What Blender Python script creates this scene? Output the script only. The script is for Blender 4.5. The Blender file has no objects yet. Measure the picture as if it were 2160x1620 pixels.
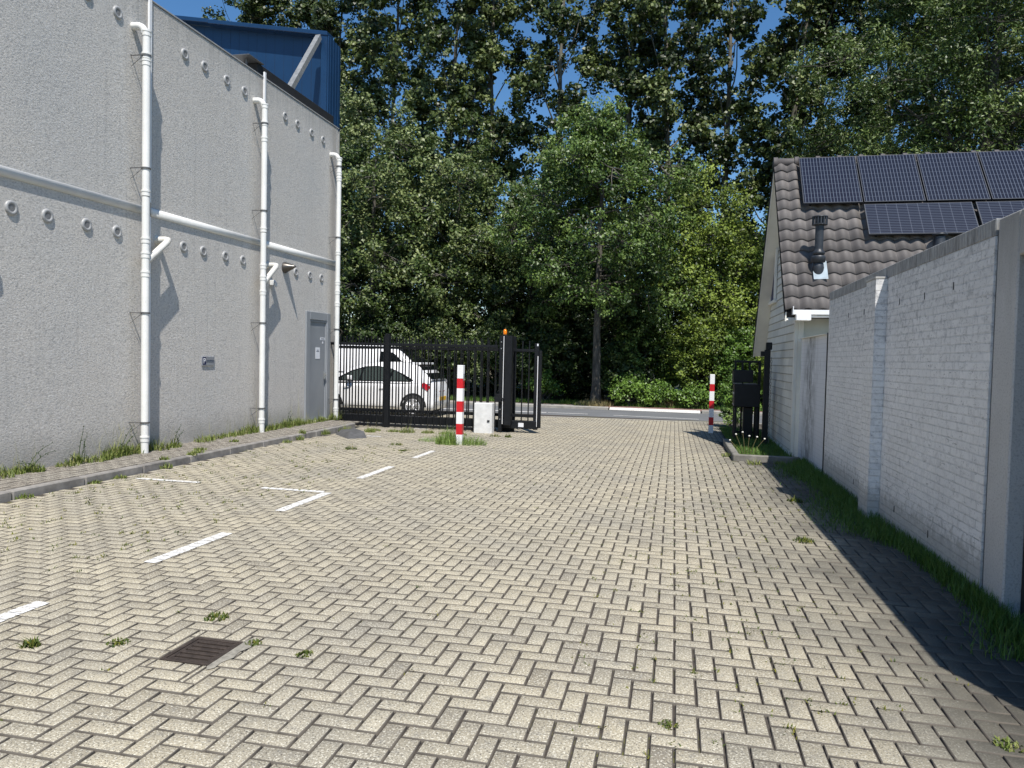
import bpy, math, random
import numpy as np
from mathutils import Vector, Matrix
R=math.radians
random.seed(7); rng=np.random.default_rng(7)
sc=bpy.context.scene
# ---------------------------------------------------------------- camera
YAW,PIT,ROL=-2.18040962e-01,3.56932117e-02,2.27234424e-02
c_,s_=math.cos,math.sin
fw=Vector((s_(YAW)*c_(PIT),c_(YAW)*c_(PIT),-s_(PIT)))
r0=Vector((c_(YAW),-s_(YAW),0)); u0=r0.cross(fw)
rr=c_(ROL)*r0+s_(ROL)*u0; uu=-s_(ROL)*r0+c_(ROL)*u0
cam=bpy.data.cameras.new('camera'); cam.sensor_width=36; cam.lens=36*1542.7/2160
cam.clip_start=0.05; cam.clip_end=2000
co=bpy.data.objects.new('camera',cam); sc.collection.objects.link(co)
m=Matrix(((rr.x,uu.x,-fw.x,0),(rr.y,uu.y,-fw.y,0),(rr.z,uu.z,-fw.z,1.65),(0,0,0,1)))
co.matrix_world=m; sc.camera=co
# ---------------------------------------------------------------- light
SUN=Vector((0.265,-0.56,1.0)).normalized()
elev=math.asin(SUN.z); az=math.atan2(SUN.x,SUN.y)
w=bpy.data.worlds.new('World'); sc.world=w; w.use_nodes=True
nt=w.node_tree; bg=nt.nodes['Background']
sky=nt.nodes.new('ShaderNodeTexSky'); sky.sky_type='NISHITA'; sky.sun_disc=False
sky.sun_elevation=elev; sky.sun_rotation=az; sky.altitude=0; sky.air_density=1.0; sky.dust_density=0.15; sky.ozone_density=3.0
hsn=nt.nodes.new('ShaderNodeHueSaturation'); hsn.inputs['Saturation'].default_value=1.22; nt.links.new(sky.outputs[0],hsn.inputs['Color'])
nt.links.new(hsn.outputs[0],bg.inputs[0]); bg.inputs[1].default_value=0.12
sl=bpy.data.lights.new('sun','SUN'); sl.energy=5.0; sl.angle=R(0.5); sl.color=(1,0.955,0.89)
so=bpy.data.objects.new('sun',sl); sc.collection.objects.link(so)
so.rotation_euler=(-SUN).to_track_quat('-Z','Y').to_euler(); so.location=(20,-20,40)
vs=sc.view_settings; vs.view_transform='Standard'; vs.look='None'; vs.exposure=0.20; vs.gamma=1.0
# ---------------------------------------------------------------- helpers
def link(o): sc.collection.objects.link(o); return o
def tag(o,label=None,cat=None,group=None,kind=None):
    if label: o['label']=label
    if cat: o['category']=cat
    if group: o['group']=group
    if kind: o['kind']=kind
    return o
def thing(name,label,cat,loc=(0,0,0),group=None):
    o=bpy.data.objects.new(name,None); o.empty_display_size=.2; link(o); o.location=loc
    return tag(o,label,cat,group)
class MB:
    def __init__(s): s.v=[];s.f=[];s.sm=[];s.mi=[];s.cur=0
    def add(s,vs,fs,smooth=False):
        b=len(s.v); s.v+= [tuple(x) for x in vs]
        for f in fs: s.f.append(tuple(b+i for i in f)); s.sm.append(smooth); s.mi.append(s.cur)
    def box(s,x0,x1,y0,y1,z0,z1,T=None):
        vs=[(x,y,z) for z in(z0,z1) for y in(y0,y1) for x in(x0,x1)]
        if T: vs=[T(*q) for q in vs]
        s.add(vs,[(0,2,3,1),(4,5,7,6),(0,1,5,4),(2,6,7,3),(0,4,6,2),(1,3,7,5)])
    def bbox(s,x0,x1,y0,y1,z0,z1,b=.01,T=None):
        # bevelled box
        vs=[];idx={}
        X=(x0,x1);Y=(y0,y1);Z=(z0,z1);sg=(1,-1)
        for i in(0,1):
            for j in(0,1):
                for k in(0,1):
                    for a in range(3):
                        p=[X[i],Y[j],Z[k]]
                        for c in range(3):
                            if c!=a: p[c]+= (b if (i,j,k)[c]==0 else -b)
                        idx[(i,j,k,a)]=len(vs); vs.append(p)
        if T: vs=[T(*q) for q in vs]
        F=[]
        for a in range(3):
            o=[c for c in range(3) if c!=a]
            for e in(0,1):
                q=[]
                for (p_,q_) in((0,0),(1,0),(1,1),(0,1)):
                    t=[0,0,0];t[a]=e;t[o[0]]=p_;t[o[1]]=q_; q.append(idx[(*t,a)])
                F.append(q)
        for a in range(3):   # edges along axis a
            o=[c for c in range(3) if c!=a]
            for p_ in(0,1):
                for q_ in(0,1):
                    t0=[0,0,0];t0[o[0]]=p_;t0[o[1]]=q_; t1=list(t0);t1[a]=1
                    F.append([idx[(*t0,o[0])],idx[(*t1,o[0])],idx[(*t1,o[1])],idx[(*t0,o[1])]])
        for i in(0,1):
            for j in(0,1):
                for k in(0,1): F.append([idx[(i,j,k,0)],idx[(i,j,k,1)],idx[(i,j,k,2)]])
        s.add(vs,F)
    def tube(s,pts,r,n=12,caps=True,smooth=True):
        pts=[Vector(p) for p in pts]
        rs=r if isinstance(r,(list,tuple)) else [r]*len(pts)
        base=len(s.v); prev=None; V=[]
        for i,p in enumerate(pts):
            if i==0: d=pts[1]-p
            elif i==len(pts)-1: d=p-pts[i-1]
            else: d=(pts[i+1]-p).normalized()+(p-pts[i-1]).normalized()
            if d.length<1e-9: d=Vector((0,0,1))
            d.normalize()
            if prev is None:
                a=Vector((0,0,1)) if abs(d.z)<.9 else Vector((1,0,0))
                x=d.cross(a).normalized()
            else: x=(prev-d*prev.dot(d)).normalized()
            prev=x; y=d.cross(x)
            for k in range(n):
                t=2*math.pi*k/n; V.append(p+(x*math.cos(t)+y*math.sin(t))*rs[i])
        F=[]
        for i in range(len(pts)-1):
            for k in range(n):
                k2=(k+1)%n; F.append((i*n+k,i*n+k2,(i+1)*n+k2,(i+1)*n+k))
        s.add(V,F,smooth)
        if caps:
            s.add(V[:n],[tuple(reversed(range(n)))]); s.add(V[-n:],[tuple(range(n))])
    def lathe(s,c,prof,n=20,axis='z',smooth=True):
        c=Vector(c);V=[];F=[]
        for (r,h) in prof:
            for k in range(n):
                t=2*math.pi*k/n;a,b=r*math.cos(t),r*math.sin(t)
                V.append(c+Vector({'z':(a,b,h),'x':(h,a,b),'y':(a,h,b)}[axis]))
        for i in range(len(prof)-1):
            for k in range(n):
                k2=(k+1)%n;F.append((i*n+k,i*n+k2,(i+1)*n+k2,(i+1)*n+k))
        s.add(V,F,smooth)
    def build(s,name,mat,parent=None,fix=True):
        me=bpy.data.meshes.new(name); me.from_pydata(s.v,[],s.f)
        me.polygons.foreach_set('use_smooth',s.sm)
        if isinstance(mat,(list,tuple)):
            for q in mat: me.materials.append(q)
            me.polygons.foreach_set('material_index',s.mi)
        else: me.materials.append(mat)
        me.update()
        if fix:
            import bmesh
            b=bmesh.new(); b.from_mesh(me); bmesh.ops.recalc_face_normals(b,faces=b.faces); b.to_mesh(me); b.free()
        o=bpy.data.objects.new(name,me); link(o)
        if parent:
            o.parent=parent
            if parent.parent is None: o.matrix_parent_inverse=Matrix.Translation(-Vector(parent.location))
        return o
def npmesh(name,V,quads,mat,parent=None,tint=None,smooth=False):
    me=bpy.data.meshes.new(name); V=np.asarray(V,np.float32); quads=np.asarray(quads,np.int32); k=quads.shape[1]; nf=len(quads)
    me.vertices.add(len(V)); me.vertices.foreach_set('co',V.ravel())
    me.loops.add(nf*k); me.loops.foreach_set('vertex_index',quads.ravel())
    me.polygons.add(nf); me.polygons.foreach_set('loop_start',np.arange(0,nf*k,k,dtype=np.int32))
    me.update(calc_edges=True); me.validate()
    if tint is not None:
        a=me.attributes.new('tint','FLOAT','FACE'); a.data.foreach_set('value',np.asarray(tint,np.float32))
    if smooth: me.polygons.foreach_set('use_smooth',np.ones(nf,bool))
    me.materials.append(mat); o=bpy.data.objects.new(name,me); link(o)
    if parent:
        o.parent=parent; o.matrix_parent_inverse=Matrix.Translation(-Vector(parent.location))
    return o
# ---------------------------------------------------------------- materials
class NT:
    def __init__(s,name):
        s.m=bpy.data.materials.new(name); s.m.use_nodes=True; s.t=s.m.node_tree; s.b=s.t.nodes['Principled BSDF']
        s.out=s.t.nodes['Material Output']
    def n(s,t,**kw):
        q=s.t.nodes.new(t)
        for k,v in kw.items(): setattr(q,k,v)
        return q
    def l(s,a,b): s.t.links.new(a,b)
    def set(s,**kw):
        for k,v in kw.items():
            i=s.b.inputs[k.replace('_',' ')]; 
            if k=='Base_Color': v=(*v,1)
            i.default_value=v
    def coord(s,kind='Object',scale=(1,1,1)):
        a=s.n('ShaderNodeTexCoord'); mp=s.n('ShaderNodeMapping'); mp.inputs['Scale'].default_value=scale
        s.l(a.outputs[kind],mp.inputs['Vector']); return mp.outputs[0]
    def noise(s,vec,scale,detail=4,rough=.55,dist=0):
        q=s.n('ShaderNodeTexNoise'); q.inputs['Scale'].default_value=scale; q.inputs['Detail'].default_value=detail
        q.inputs['Roughness'].default_value=rough; q.inputs['Distortion'].default_value=dist
        if vec is not None: s.l(vec,q.inputs['Vector'])
        return q.outputs['Fac']
    def ramp(s,f,stops,interp='LINEAR'):
        q=s.n('ShaderNodeValToRGB'); e=q.color_ramp.elements; q.color_ramp.interpolation=interp
        while len(e)<len(stops): e.new(.5)
        for i,(p,c) in enumerate(stops):
            e[i].position=p; e[i].color=(*c,1) if len(c)==3 else c
        s.l(f,q.inputs[0]); return q.outputs[0]
    def mix(s,f,a,b,mode='MIX'):
        q=s.n('ShaderNodeMix',data_type='RGBA',blend_type=mode)
        for sock,val in((q.inputs[0],f),(q.inputs[6],a),(q.inputs[7],b)):
            if hasattr(val,'is_linked'): s.l(val,sock)
            else: sock.default_value=val if isinstance(val,float) else (*val,1)
        return q.outputs[2]
    def math(s,op,a,b=0.0,clamp=False):
        q=s.n('ShaderNodeMath',operation=op,use_clamp=clamp)
        for sock,val in((q.inputs[0],a),(q.inputs[1],b)):
            if hasattr(val,'is_linked'): s.l(val,sock)
            else: sock.default_value=val
        return q.outputs[0]
    def bump(s,h,strength=.5,dist=.01,prev=None):
        q=s.n('ShaderNodeBump'); q.inputs['Strength'].default_value=strength; q.inputs['Distance'].default_value=dist
        s.l(h,q.inputs['Height'])
        if prev is not None: s.l(prev,q.inputs['Normal'])
        s.l(q.outputs[0],s.b.inputs['Normal']); return q.outputs[0]
    def sep(s,vec):
        q=s.n('ShaderNodeSeparateXYZ'); s.l(vec,q.inputs[0]); return q.outputs
    def col(s,c): s.l(c,s.b.inputs['Base Color'])
def simple(name,col,rough=.6,metal=0,var=.12,scale=8,bump=0,bs=60,spec=.5):
    t=NT(name); t.set(Roughness=rough,Metallic=metal)
    t.b.inputs['Specular IOR Level'].default_value=spec
    v=t.coord(); n=t.noise(v,scale)
    a=tuple(x*(1-var) for x in col); b=tuple(min(1,x*(1+var)) for x in col)
    t.col(t.ramp(n,[(.3,a),(.7,b)]))
    if bump: t.bump(t.noise(v,bs,3),bump,.004)
    return t.m
def mat_plaster():
    t=NT('grey_plaster'); t.set(Roughness=.9); v=t.coord()
    X=t.sep(v)
    big=t.noise(v,.45,4,.6); med=t.noise(v,3,4)
    base=t.ramp(big,[(.3,(.60,.56,.50)),(.5,(.62,.585,.53)),(.72,(.57,.55,.51))])
    base=t.mix(t.math('MULTIPLY',med,.25),base,(.42,.42,.42))
    # grain of the sprayed render
    vs=t.n('ShaderNodeMapping'); vs.inputs['Scale'].default_value=(1,1,1.5); t.l(v,vs.inputs[0])
    g=t.noise(vs.outputs[0],30,5,.68,.5)
    base=t.mix(t.ramp(g,[(.36,(.6,.6,.6)),(.50,(0,0,0))]),base,(.26,.255,.25))
    base=t.mix(t.ramp(g,[(.56,(0,0,0)),(.68,(.5,.5,.5))]),base,(.78,.78,.78))
    # soil splash close to the ground and dirt below the coping
    edge=t.noise(v,2.5,5,.7)
    zz=t.math('ADD',X[2],t.math('MULTIPLY',edge,-.5))
    low=t.ramp(zz,[(0,(1,1,1)),(.32,(0,0,0))])
    base=t.mix(t.math('MULTIPLY',low,.45),base,(.30,.28,.25))
    # vertical streaks
    sv=t.n('ShaderNodeMapping'); sv.inputs['Scale'].default_value=(1,5,.12); t.l(v,sv.inputs[0])
    st=t.noise(sv.outputs[0],2.2,5,.75)
    top=t.math('ADD',X[2],t.math('MULTIPLY',st,1.6))
    tm=t.ramp(t.math('MULTIPLY',top,.1),[(.74,(0,0,0)),(.83,(1,1,1))])
    base=t.mix(t.math('MULTIPLY',tm,.7),base,(.27,.265,.24))
    base=t.mix(t.ramp(st,[(.56,(0,0,0)),(.76,(.5,.5,.5))]),base,(.30,.295,.28))
    # brown stains beside the joints (3.3 m pitch)
    fr=t.math('FRACT',t.math('DIVIDE',t.math('ADD',X[1],3.24),3.3))   # 1 just before joint
    jm=t.ramp(t.math('ADD',fr,t.math('MULTIPLY',t.math('SUBTRACT',edge,.5),.06)),[(.90,(0,0,0)),(.965,(1,1,1)),(.99,(1,1,1)),(1,(.4,.4,.4))])
    base=t.mix(t.math('MULTIPLY',jm,.6),base,(.36,.325,.28))
    t.col(base)
    b1=t.bump(g,.85,.011)
    t.bump(t.noise(v,5,3),.25,.02,b1)
    return t.m
M={}
M['plaster']=mat_plaster()
M['conc']=simple('rough_concrete',(.42,.41,.38),.9,0,.2,3,.6,90)
M['pvc']=simple('white_pvc',(.78,.775,.74),.38,0,.06,3)
M['pvc_old']=simple('weathered_pvc',(.70,.68,.62),.5,0,.12,7)
M['dark_metal']=simple('dark_metal',(.13,.13,.13),.45,.3,.2,20)
M['mesh']=simple('vent_mesh',(.26,.26,.26),.6,.0,.4,120)
M['vent']=simple('vent_ring',(.36,.36,.355),.45,0,.1,15)
M['door']=simple('grey_door_paint',(.27,.285,.30),.4,0,.06,2)
M['doorleaf']=simple('grey_door_leaf',(.235,.25,.265),.4,0,.1,1.3)
M['steel']=simple('brushed_steel',(.6,.6,.58),.3,.9,.1,20)
M['capsteel']=simple('dark_brushed_steel',(.13,.12,.11),.35,.8,.3,12)
M['white']=simple('white_paint',(.82,.82,.82),.4,0,.03,4)
M['paper']=simple('paper',(.75,.76,.78),.7,0,.03,40)
M['black']=simple('black_powder_coat',(.008,.009,.011),.45,.0,.25,10,.15,200,.3)
M['blackmatt']=simple('black_matt',(.012,.012,.013),.7,0,.3,6)
M['cab']=simple('cabinet_white',(.68,.68,.665),.5,0,.13,9)
M['amber']=simple('amber_lens',(.85,.22,.0),.2,0,.1,30)
M['red']=simple('red_band',(.55,.012,.02),.35,0,.1,6)
M['kerb']=simple('kerb_concrete',(.24,.225,.205),.95,0,.35,5,.6,60)
M['kerbbed']=simple('weathered_bed_kerb',(.20,.19,.165),.95,0,.35,6,.6,60)
M['kerb2']=simple('pale_kerb',(.33,.315,.285),.95,0,.2,5,.6,60)
M['rubber']=simple('grey_rubber',(.085,.085,.085),.8,0,.25,8,.6,80)
M['iron']=simple('rusty_iron',(.06,.045,.036),.75,.4,.35,25,.6,120)
M['soil']=simple('soil',(.055,.045,.035),1,0,.4,9,.8,30)
M['asphalt']=simple('asphalt',(.145,.15,.155),.9,0,.12,1.2,.5,150)
M['redpath']=simple('red_cycle_path',(.22,.13,.11),.95,0,.15,3,.4,90)
M['tilepath']=simple('grey_tile_path',(.27,.26,.24),.95,0,.2,3,.4,60)
M['cream']=simple('cream_trim',(.72,.70,.63),.55,0,.08,3)
M['soffit']=simple('soffit_board',(.60,.59,.52),.6,0,.08,3)
M['tile']=None
M['alu']=simple('anodised_frame',(.03,.035,.045),.45,.5,.05,5)
M['lead']=simple('lead_flashing',(.27,.33,.37),.6,.1,.15,9)
M['flue']=simple('flue_plastic',(.03,.034,.04),.45,0,.3,8)
M['navy']=simple('navy',(.006,.012,.07),.5,0,.05,8)
M['signgrey']=simple('sign_silver',(.42,.44,.48),.35,.5,.05,8)
M['ink']=simple('ink',(.05,.07,.10),.6,0,.1,8)
M['stone']=simple('dark_gap',(.10,.11,.115),.7,0,.15,4)

def mat_blue():
    t=NT('blue_cladding'); t.set(Roughness=.38); v=t.coord()
    n=t.noise(v,.8,4); t.col(t.ramp(n,[(.3,(.004,.028,.078)),(.7,(.006,.036,.098))]))
    return t.m
M['blue']=mat_blue()
def mat_paver(name,a,b,c):
    t=NT(name); t.set(Roughness=.93); t.b.inputs['Specular IOR Level'].default_value=.25
    v=t.coord(); at=t.n('ShaderNodeAttribute',attribute_name='tint')
    base=t.ramp(at.outputs['Fac'],[(0,a),(.5,b),(1,c)])
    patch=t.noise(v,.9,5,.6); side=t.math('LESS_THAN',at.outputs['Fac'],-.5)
    base=t.mix(t.ramp(patch,[(.40,(0,0,0)),(.66,(.55,.55,.55))]),base,(.25,.235,.20))
    # aggregate: dark and light grains
    vo=t.n('ShaderNodeTexVoronoi'); vo.inputs['Scale'].default_value=160; t.l(v,vo.inputs['Vector'])
    sp=t.noise(v,105,3,.75); sp2=t.noise(v,95,3,.65)
    base=t.mix(t.ramp(sp,[(.38,(1,1,1)),(.47,(0,0,0))]),base,(.10,.092,.078))
    base=t.mix(t.ramp(sp2,[(.54,(0,0,0)),(.62,(.8,.8,.8))]),base,(.72,.68,.56))
    blot=t.noise(v,14,5,.7)
    base=t.mix(t.ramp(blot,[(.30,(.5,.5,.5)),(.46,(0,0,0))]),base,(.20,.19,.17))
    # worn darker, greener strip towards the white wall; its shadow also painted in
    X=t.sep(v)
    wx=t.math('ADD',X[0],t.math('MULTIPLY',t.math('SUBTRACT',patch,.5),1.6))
    damp_shade=t.ramp(t.math('MULTIPLY',wx,.25),[(.06,(0,0,0)),(.36,(1,1,1))])
    base=t.mix(t.math('MULTIPLY',damp_shade,.72),base,(.15,.143,.118))
    base=t.mix(t.math('MULTIPLY',t.ramp(t.noise(v,75,2,.5),[(.70,(0,0,0)),(.73,(1,1,1))]),t.math('MULTIPLY',damp_shade,.8)),base,(.65,.63,.58))
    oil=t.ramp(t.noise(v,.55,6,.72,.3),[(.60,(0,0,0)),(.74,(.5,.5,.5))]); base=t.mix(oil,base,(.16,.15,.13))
    wall=t.ramp(t.math('MULTIPLY',wx,.25),[(.30,(0,0,0)),(.44,(.75,.75,.75))]); base=t.mix(wall,base,(.05,.047,.04))  # wall's cast shadow deepened in the paver colour
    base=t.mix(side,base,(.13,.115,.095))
    t.col(base)
    t.bump(sp,.55,.004)
    return t.m
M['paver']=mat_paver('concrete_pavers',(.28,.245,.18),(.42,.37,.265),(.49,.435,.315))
M['paver2']=mat_paver('sidewalk_pavers',(.14,.12,.10),(.19,.165,.14),(.24,.21,.175))
def mat_joint():
    t=NT('joint_sand'); t.set(Roughness=1.0); v=t.coord()
    n=t.noise(v,30,5,.7); base=t.ramp(n,[(.3,(.03,.025,.021)),(.6,(.075,.063,.052)),(.8,(.15,.135,.11))])
    g=t.noise(v,.6,4); g2=t.noise(v,22,3)
    gm=t.math('MULTIPLY',t.ramp(g,[(.5,(0,0,0)),(.62,(1,1,1))]),t.ramp(g2,[(.5,(0,0,0)),(.6,(1,1,1))]))
    base=t.mix(t.math('MULTIPLY',gm,.8),base,(.16,.17,.035)); t.col(base); return t.m
M['joint']=mat_joint()
def mat_brick():
    t=NT('white_painted_brick'); t.set(Roughness=.75); v=t.coord()
    mp=t.n('ShaderNodeMapping'); mp.inputs['Rotation'].default_value=(0,0,0)
    X=t.sep(v); cb=t.n('ShaderNodeCombineXYZ')
    wob=t.math('MULTIPLY',t.math('SUBTRACT',t.noise(v,6,3),.5),.012)
    t.l(t.math('SUBTRACT',X[1],X[0]),cb.inputs[0]); t.l(t.math('ADD',X[2],wob),cb.inputs[1])
    br=t.n('ShaderNodeTexBrick'); t.l(cb.outputs[0],br.inputs['Vector']); br.offset=.5
    br.inputs['Scale'].default_value=1; br.inputs['Mortar Size'].default_value=.0055; br.inputs['Mortar Smooth'].default_value=.35
    br.inputs['Brick Width'].default_value=.22; br.inputs['Row Height'].default_value=.068; br.inputs['Bias'].default_value=0
    br.inputs['Color1'].default_value=(0,0,0,1); br.inputs['Color2'].default_value=(1,1,1,1); br.inputs['Mortar'].default_value=(.5,.5,.5,1)
    big=t.noise(v,1.3,4)
    base=t.ramp(big,[(.3,(.82,.81,.79)),(.7,(.91,.90,.88))])
    # worn grey patches in the bricks, stronger near the top
    pn=t.noise(v,15,5,.72,.6); wear=t.ramp(pn,[(.50,(0,0,0)),(.64,(1,1,1))])
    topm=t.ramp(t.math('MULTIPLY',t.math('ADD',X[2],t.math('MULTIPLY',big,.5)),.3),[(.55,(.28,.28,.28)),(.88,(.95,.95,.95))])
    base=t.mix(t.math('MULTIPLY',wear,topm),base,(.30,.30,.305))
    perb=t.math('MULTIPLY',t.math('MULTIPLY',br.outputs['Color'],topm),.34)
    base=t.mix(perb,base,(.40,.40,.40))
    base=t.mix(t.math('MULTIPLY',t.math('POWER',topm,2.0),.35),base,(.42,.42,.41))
    m_=t.math('MULTIPLY',br.outputs['Fac'],t.ramp(t.noise(v,3.5,4,.7),[(.45,(.0,.0,.0)),(.72,(.6,.6,.6))]))
    base=t.mix(m_,base,(.34,.34,.345))
    # dark curved tool marks in places
    mv=t.n('ShaderNodeMapping'); mv.inputs['Scale'].default_value=(1,.5,2.2); t.l(v,mv.inputs[0])
    mk=t.noise(mv.outputs[0],22,5,.62,1.6)
    base=t.mix(t.ramp(mk,[(.60,(0,0,0)),(.67,(.7,.7,.7))]),base,(.20,.20,.20))
    low=t.ramp(t.math('ADD',X[2],t.math('MULTIPLY',pn,-.5)),[(0,(1,1,1)),(.16,(0,0,0))])
    base=t.mix(t.math('MULTIPLY',low,.5),base,(.24,.23,.2))
    t.col(base)
    h=t.math('ADD',t.math('MULTIPLY',br.outputs['Fac'],-1.0),t.math('MULTIPLY',pn,.35))
    t.bump(h,1.0,.006); return t.m
M['brick']=mat_brick()
def mat_soldier():
    t=NT('soldier_course'); t.set(Roughness=.85); v=t.coord(); X=t.sep(v)
    fr=t.math('FRACT',t.math('DIVIDE',X[1],.062)); mor=t.ramp(fr,[(0,(1,1,1)),(.12,(0,0,0)),(.88,(0,0,0)),(1,(1,1,1))])
    mp=t.n('ShaderNodeMapping'); mp.inputs['Scale'].default_value=(1,1,.25); t.l(v,mp.inputs[0]); n=t.noise(mp.outputs[0],14,6,.75); base=t.ramp(n,[(.3,(.13,.13,.125)),(.55,(.32,.32,.31)),(.72,(.58,.58,.57))])
    base=t.mix(t.math('MULTIPLY',mor,.6),base,(.52,.52,.50)); t.col(base)
    t.bump(t.math('SUBTRACT',n,mor),.7,.006); return t.m
M['soldier']=mat_soldier()
def mat_dirtywall():
    t=NT('mouldy_white_wall'); t.set(Roughness=.85); v=t.coord(); X=t.sep(v)
    mp=t.n('ShaderNodeMapping'); mp.inputs['Scale'].default_value=(1,1,.45); t.l(v,mp.inputs[0])
    n=t.noise(mp.outputs[0],5,6,.75); base=(.68,.69,.71)
    yy=t.math('ABSOLUTE',t.math('SUBTRACT',X[1],12.95))
    band=t.ramp(yy,[(.15,(1,1,1)),(.75,(0,0,0))])
    nm=t.ramp(n,[(.40,(0,0,0)),(.60,(1,1,1))])
    b=t.mix(t.math('MULTIPLY',t.math('MULTIPLY',band,nm),.85),base,(.12,.125,.12))
    b=t.mix(t.ramp(n,[(.58,(0,0,0)),(.75,(.7,.7,.7))]),b,(.22,.22,.22)); 
    g=t.math('FRACT',t.math('DIVIDE',X[2],.068)); gl=t.ramp(g,[(0,(.4,.4,.4)),(.1,(0,0,0))])
    b=t.mix(gl,b,(.25,.25,.26)); t.col(b)
    t.bump(n,.6,.01); return t.m
M['dirtywall']=mat_dirtywall()
def mat_portal():
    t=NT('portal_concrete'); t.set(Roughness=.9); v=t.coord(); X=t.sep(v)
    g=t.noise(v,70,4,.7); mp=t.n('ShaderNodeMapping'); mp.inputs['Scale'].default_value=(3,3,.6); t.l(v,mp.inputs[0])
    n=t.noise(mp.outputs[0],3,6,.7)
    b=t.ramp(t.noise(v,1.5,3),[(.3,(.50,.49,.47)),(.7,(.58,.575,.56))])
    tp=t.math('ADD',X[2],t.math('MULTIPLY',n,.8)); tm=t.ramp(t.math('MULTIPLY',tp,.3),[(.72,(0,0,0)),(1,(1,1,1))])
    b=t.mix(t.math('MULTIPLY',tm,.8),b,(.20,.19,.165)); 
    b=t.mix(t.ramp(g,[(.38,(.5,.5,.5)),(.48,(0,0,0))]),b,(.28,.28,.28)); t.col(b)
    t.bump(g,.8,.006); return t.m
M['portal']=mat_portal()
def mat_tile():
    t=NT('roof_tile'); t.set(Roughness=.7); v=t.coord(); at=t.n('ShaderNodeAttribute',attribute_name='tint')
    b=t.ramp(at.outputs['Fac'],[(0,(.09,.08,.076)),(.6,(.13,.116,.107)),(1,(.17,.152,.14))])
    n=t.noise(v,9,6,.75); b=t.mix(t.ramp(n,[(.60,(0,0,0)),(.8,(.6,.6,.6))]),b,(.26,.245,.225))
    b=t.mix(t.ramp(t.noise(v,3,4),[(.3,(.35,.35,.35)),(.5,(0,0,0))]),b,(.07,.06,.055)); t.col(b)
    t.bump(t.noise(v,60,3),.3,.003); return t.m
M['tile']=mat_tile()
def mat_pv(name,horizontal):
    t=NT(name); t.set(Roughness=.25); t.b.inputs['Specular IOR Level'].default_value=.16
    a=t.n('ShaderNodeUVMap'); X=t.sep(a.outputs[0])
    u,v=(X[0],X[1]) if not horizontal else (X[1],X[0])
    # busbars across the columns: u spans 6 cells with 3 bars each ; v spans 10 cells
    fu=t.math('FRACT',t.math('MULTIPLY',u,18.0)); bu=t.ramp(t.math('ABSOLUTE',t.math('SUBTRACT',fu,.5)),[(.05,(1,1,1)),(.13,(0,0,0))])
    cu=t.math('FRACT',t.math('MULTIPLY',u,6.0)); gu=t.ramp(t.math('ABSOLUTE',t.math('SUBTRACT',cu,.5)),[(.465,(0,0,0)),(.49,(1,1,1))])
    cv=t.math('FRACT',t.math('MULTIPLY',v,10.0)); gv=t.ramp(t.math('ABSOLUTE',t.math('SUBTRACT',cv,.5)),[(.455,(0,0,0)),(.48,(1,1,1))])
    base=t.mix(t.math('MULTIPLY',bu,.7),(.008,.011,.024),(.13,.155,.20))
    base=t.mix(t.math('MULTIPLY',gu,.75),base,(.006,.007,.012))
    base=t.mix(t.math('MULTIPLY',gv,.45),base,(.12,.135,.17)); t.col(base); return t.m
M['pv_v']=mat_pv('solar_cells_upright',False); M['pv_h']=mat_pv('solar_cells_lying',True)
def mat_leaf(name,cols,trans=.28,rough=.42,spec=.5):
    t=NT(name); at=t.n('ShaderNodeAttribute',attribute_name='tint')
    c=t.ramp(at.outputs['Fac'],[(i/(len(cols)-1),q) for i,q in enumerate(cols)])
    t.col(c); t.set(Roughness=rough); t.b.inputs['Specular IOR Level'].default_value=spec
    tr=t.n('ShaderNodeBsdfTranslucent'); mx=t.n('ShaderNodeMixShader'); mx.inputs[0].default_value=trans
    t.l(t.mix(.5,c,(.12,.20,.02)),tr.inputs[0]); t.l(t.b.outputs[0],mx.inputs[1]); t.l(tr.outputs[0],mx.inputs[2])
    t.l(mx.outputs[0],t.out.inputs['Surface']); return t.m
M['poplar']=mat_leaf('poplar_leaf',[(.016,.028,.008),(.060,.088,.020),(.21,.25,.085)],.14,.45,.4)
M['maple']=mat_leaf('maple_leaf',[(.018,.034,.009),(.066,.105,.022),(.23,.27,.10)],.14,.45,.4)
M['hornbeam']=mat_leaf('hornbeam_leaf',[(.020,.042,.009),(.070,.125,.022),(.19,.27,.06)],.14,.45,.4)
M['yellowgreen']=mat_leaf('yellow_green_leaf',[(.045,.075,.012),(.125,.18,.022),(.27,.34,.06)],.14,.5,.35)
M['bright']=mat_leaf('bright_bush_leaf',[(.05,.10,.014),(.11,.20,.028),(.18,.30,.05)],.14,.45,.4)
M['willow']=mat_leaf('feathery_leaf',[(.024,.046,.011),(.080,.13,.028),(.22,.28,.09)],.14,.45,.4)
M['dark']=mat_leaf('dark_undergrowth_leaf',[(0.014,0.030,0.008),(0.030,0.054,0.012),(0.060,0.096,0.019)],.14,.5,.4)
M['grass']=mat_leaf('grass_blade',[(.08,.115,.022),(.17,.22,.045),(.36,.34,.14)],.14,.5,.3)
M['grassdark']=mat_leaf('lush_grass_blade',[(.05,.11,.018),(.10,.19,.03),(.17,.26,.06)],.14,.5,.3)
M['freshgrass']=mat_leaf('fresh_grass_blade',[(.09,.16,.03),(.18,.28,.06),(.32,.40,.12)],.14,.5,.3)
M['straw']=mat_leaf('dry_grass',[(.20,.17,.08),(.30,.25,.12),(.38,.33,.18)],.14,.7,.2)
M['weed']=mat_leaf('weed_leaf',[(.035,.07,.015),(.09,.12,.02),(.22,.20,.03)],.14,.6,.3)
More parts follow.
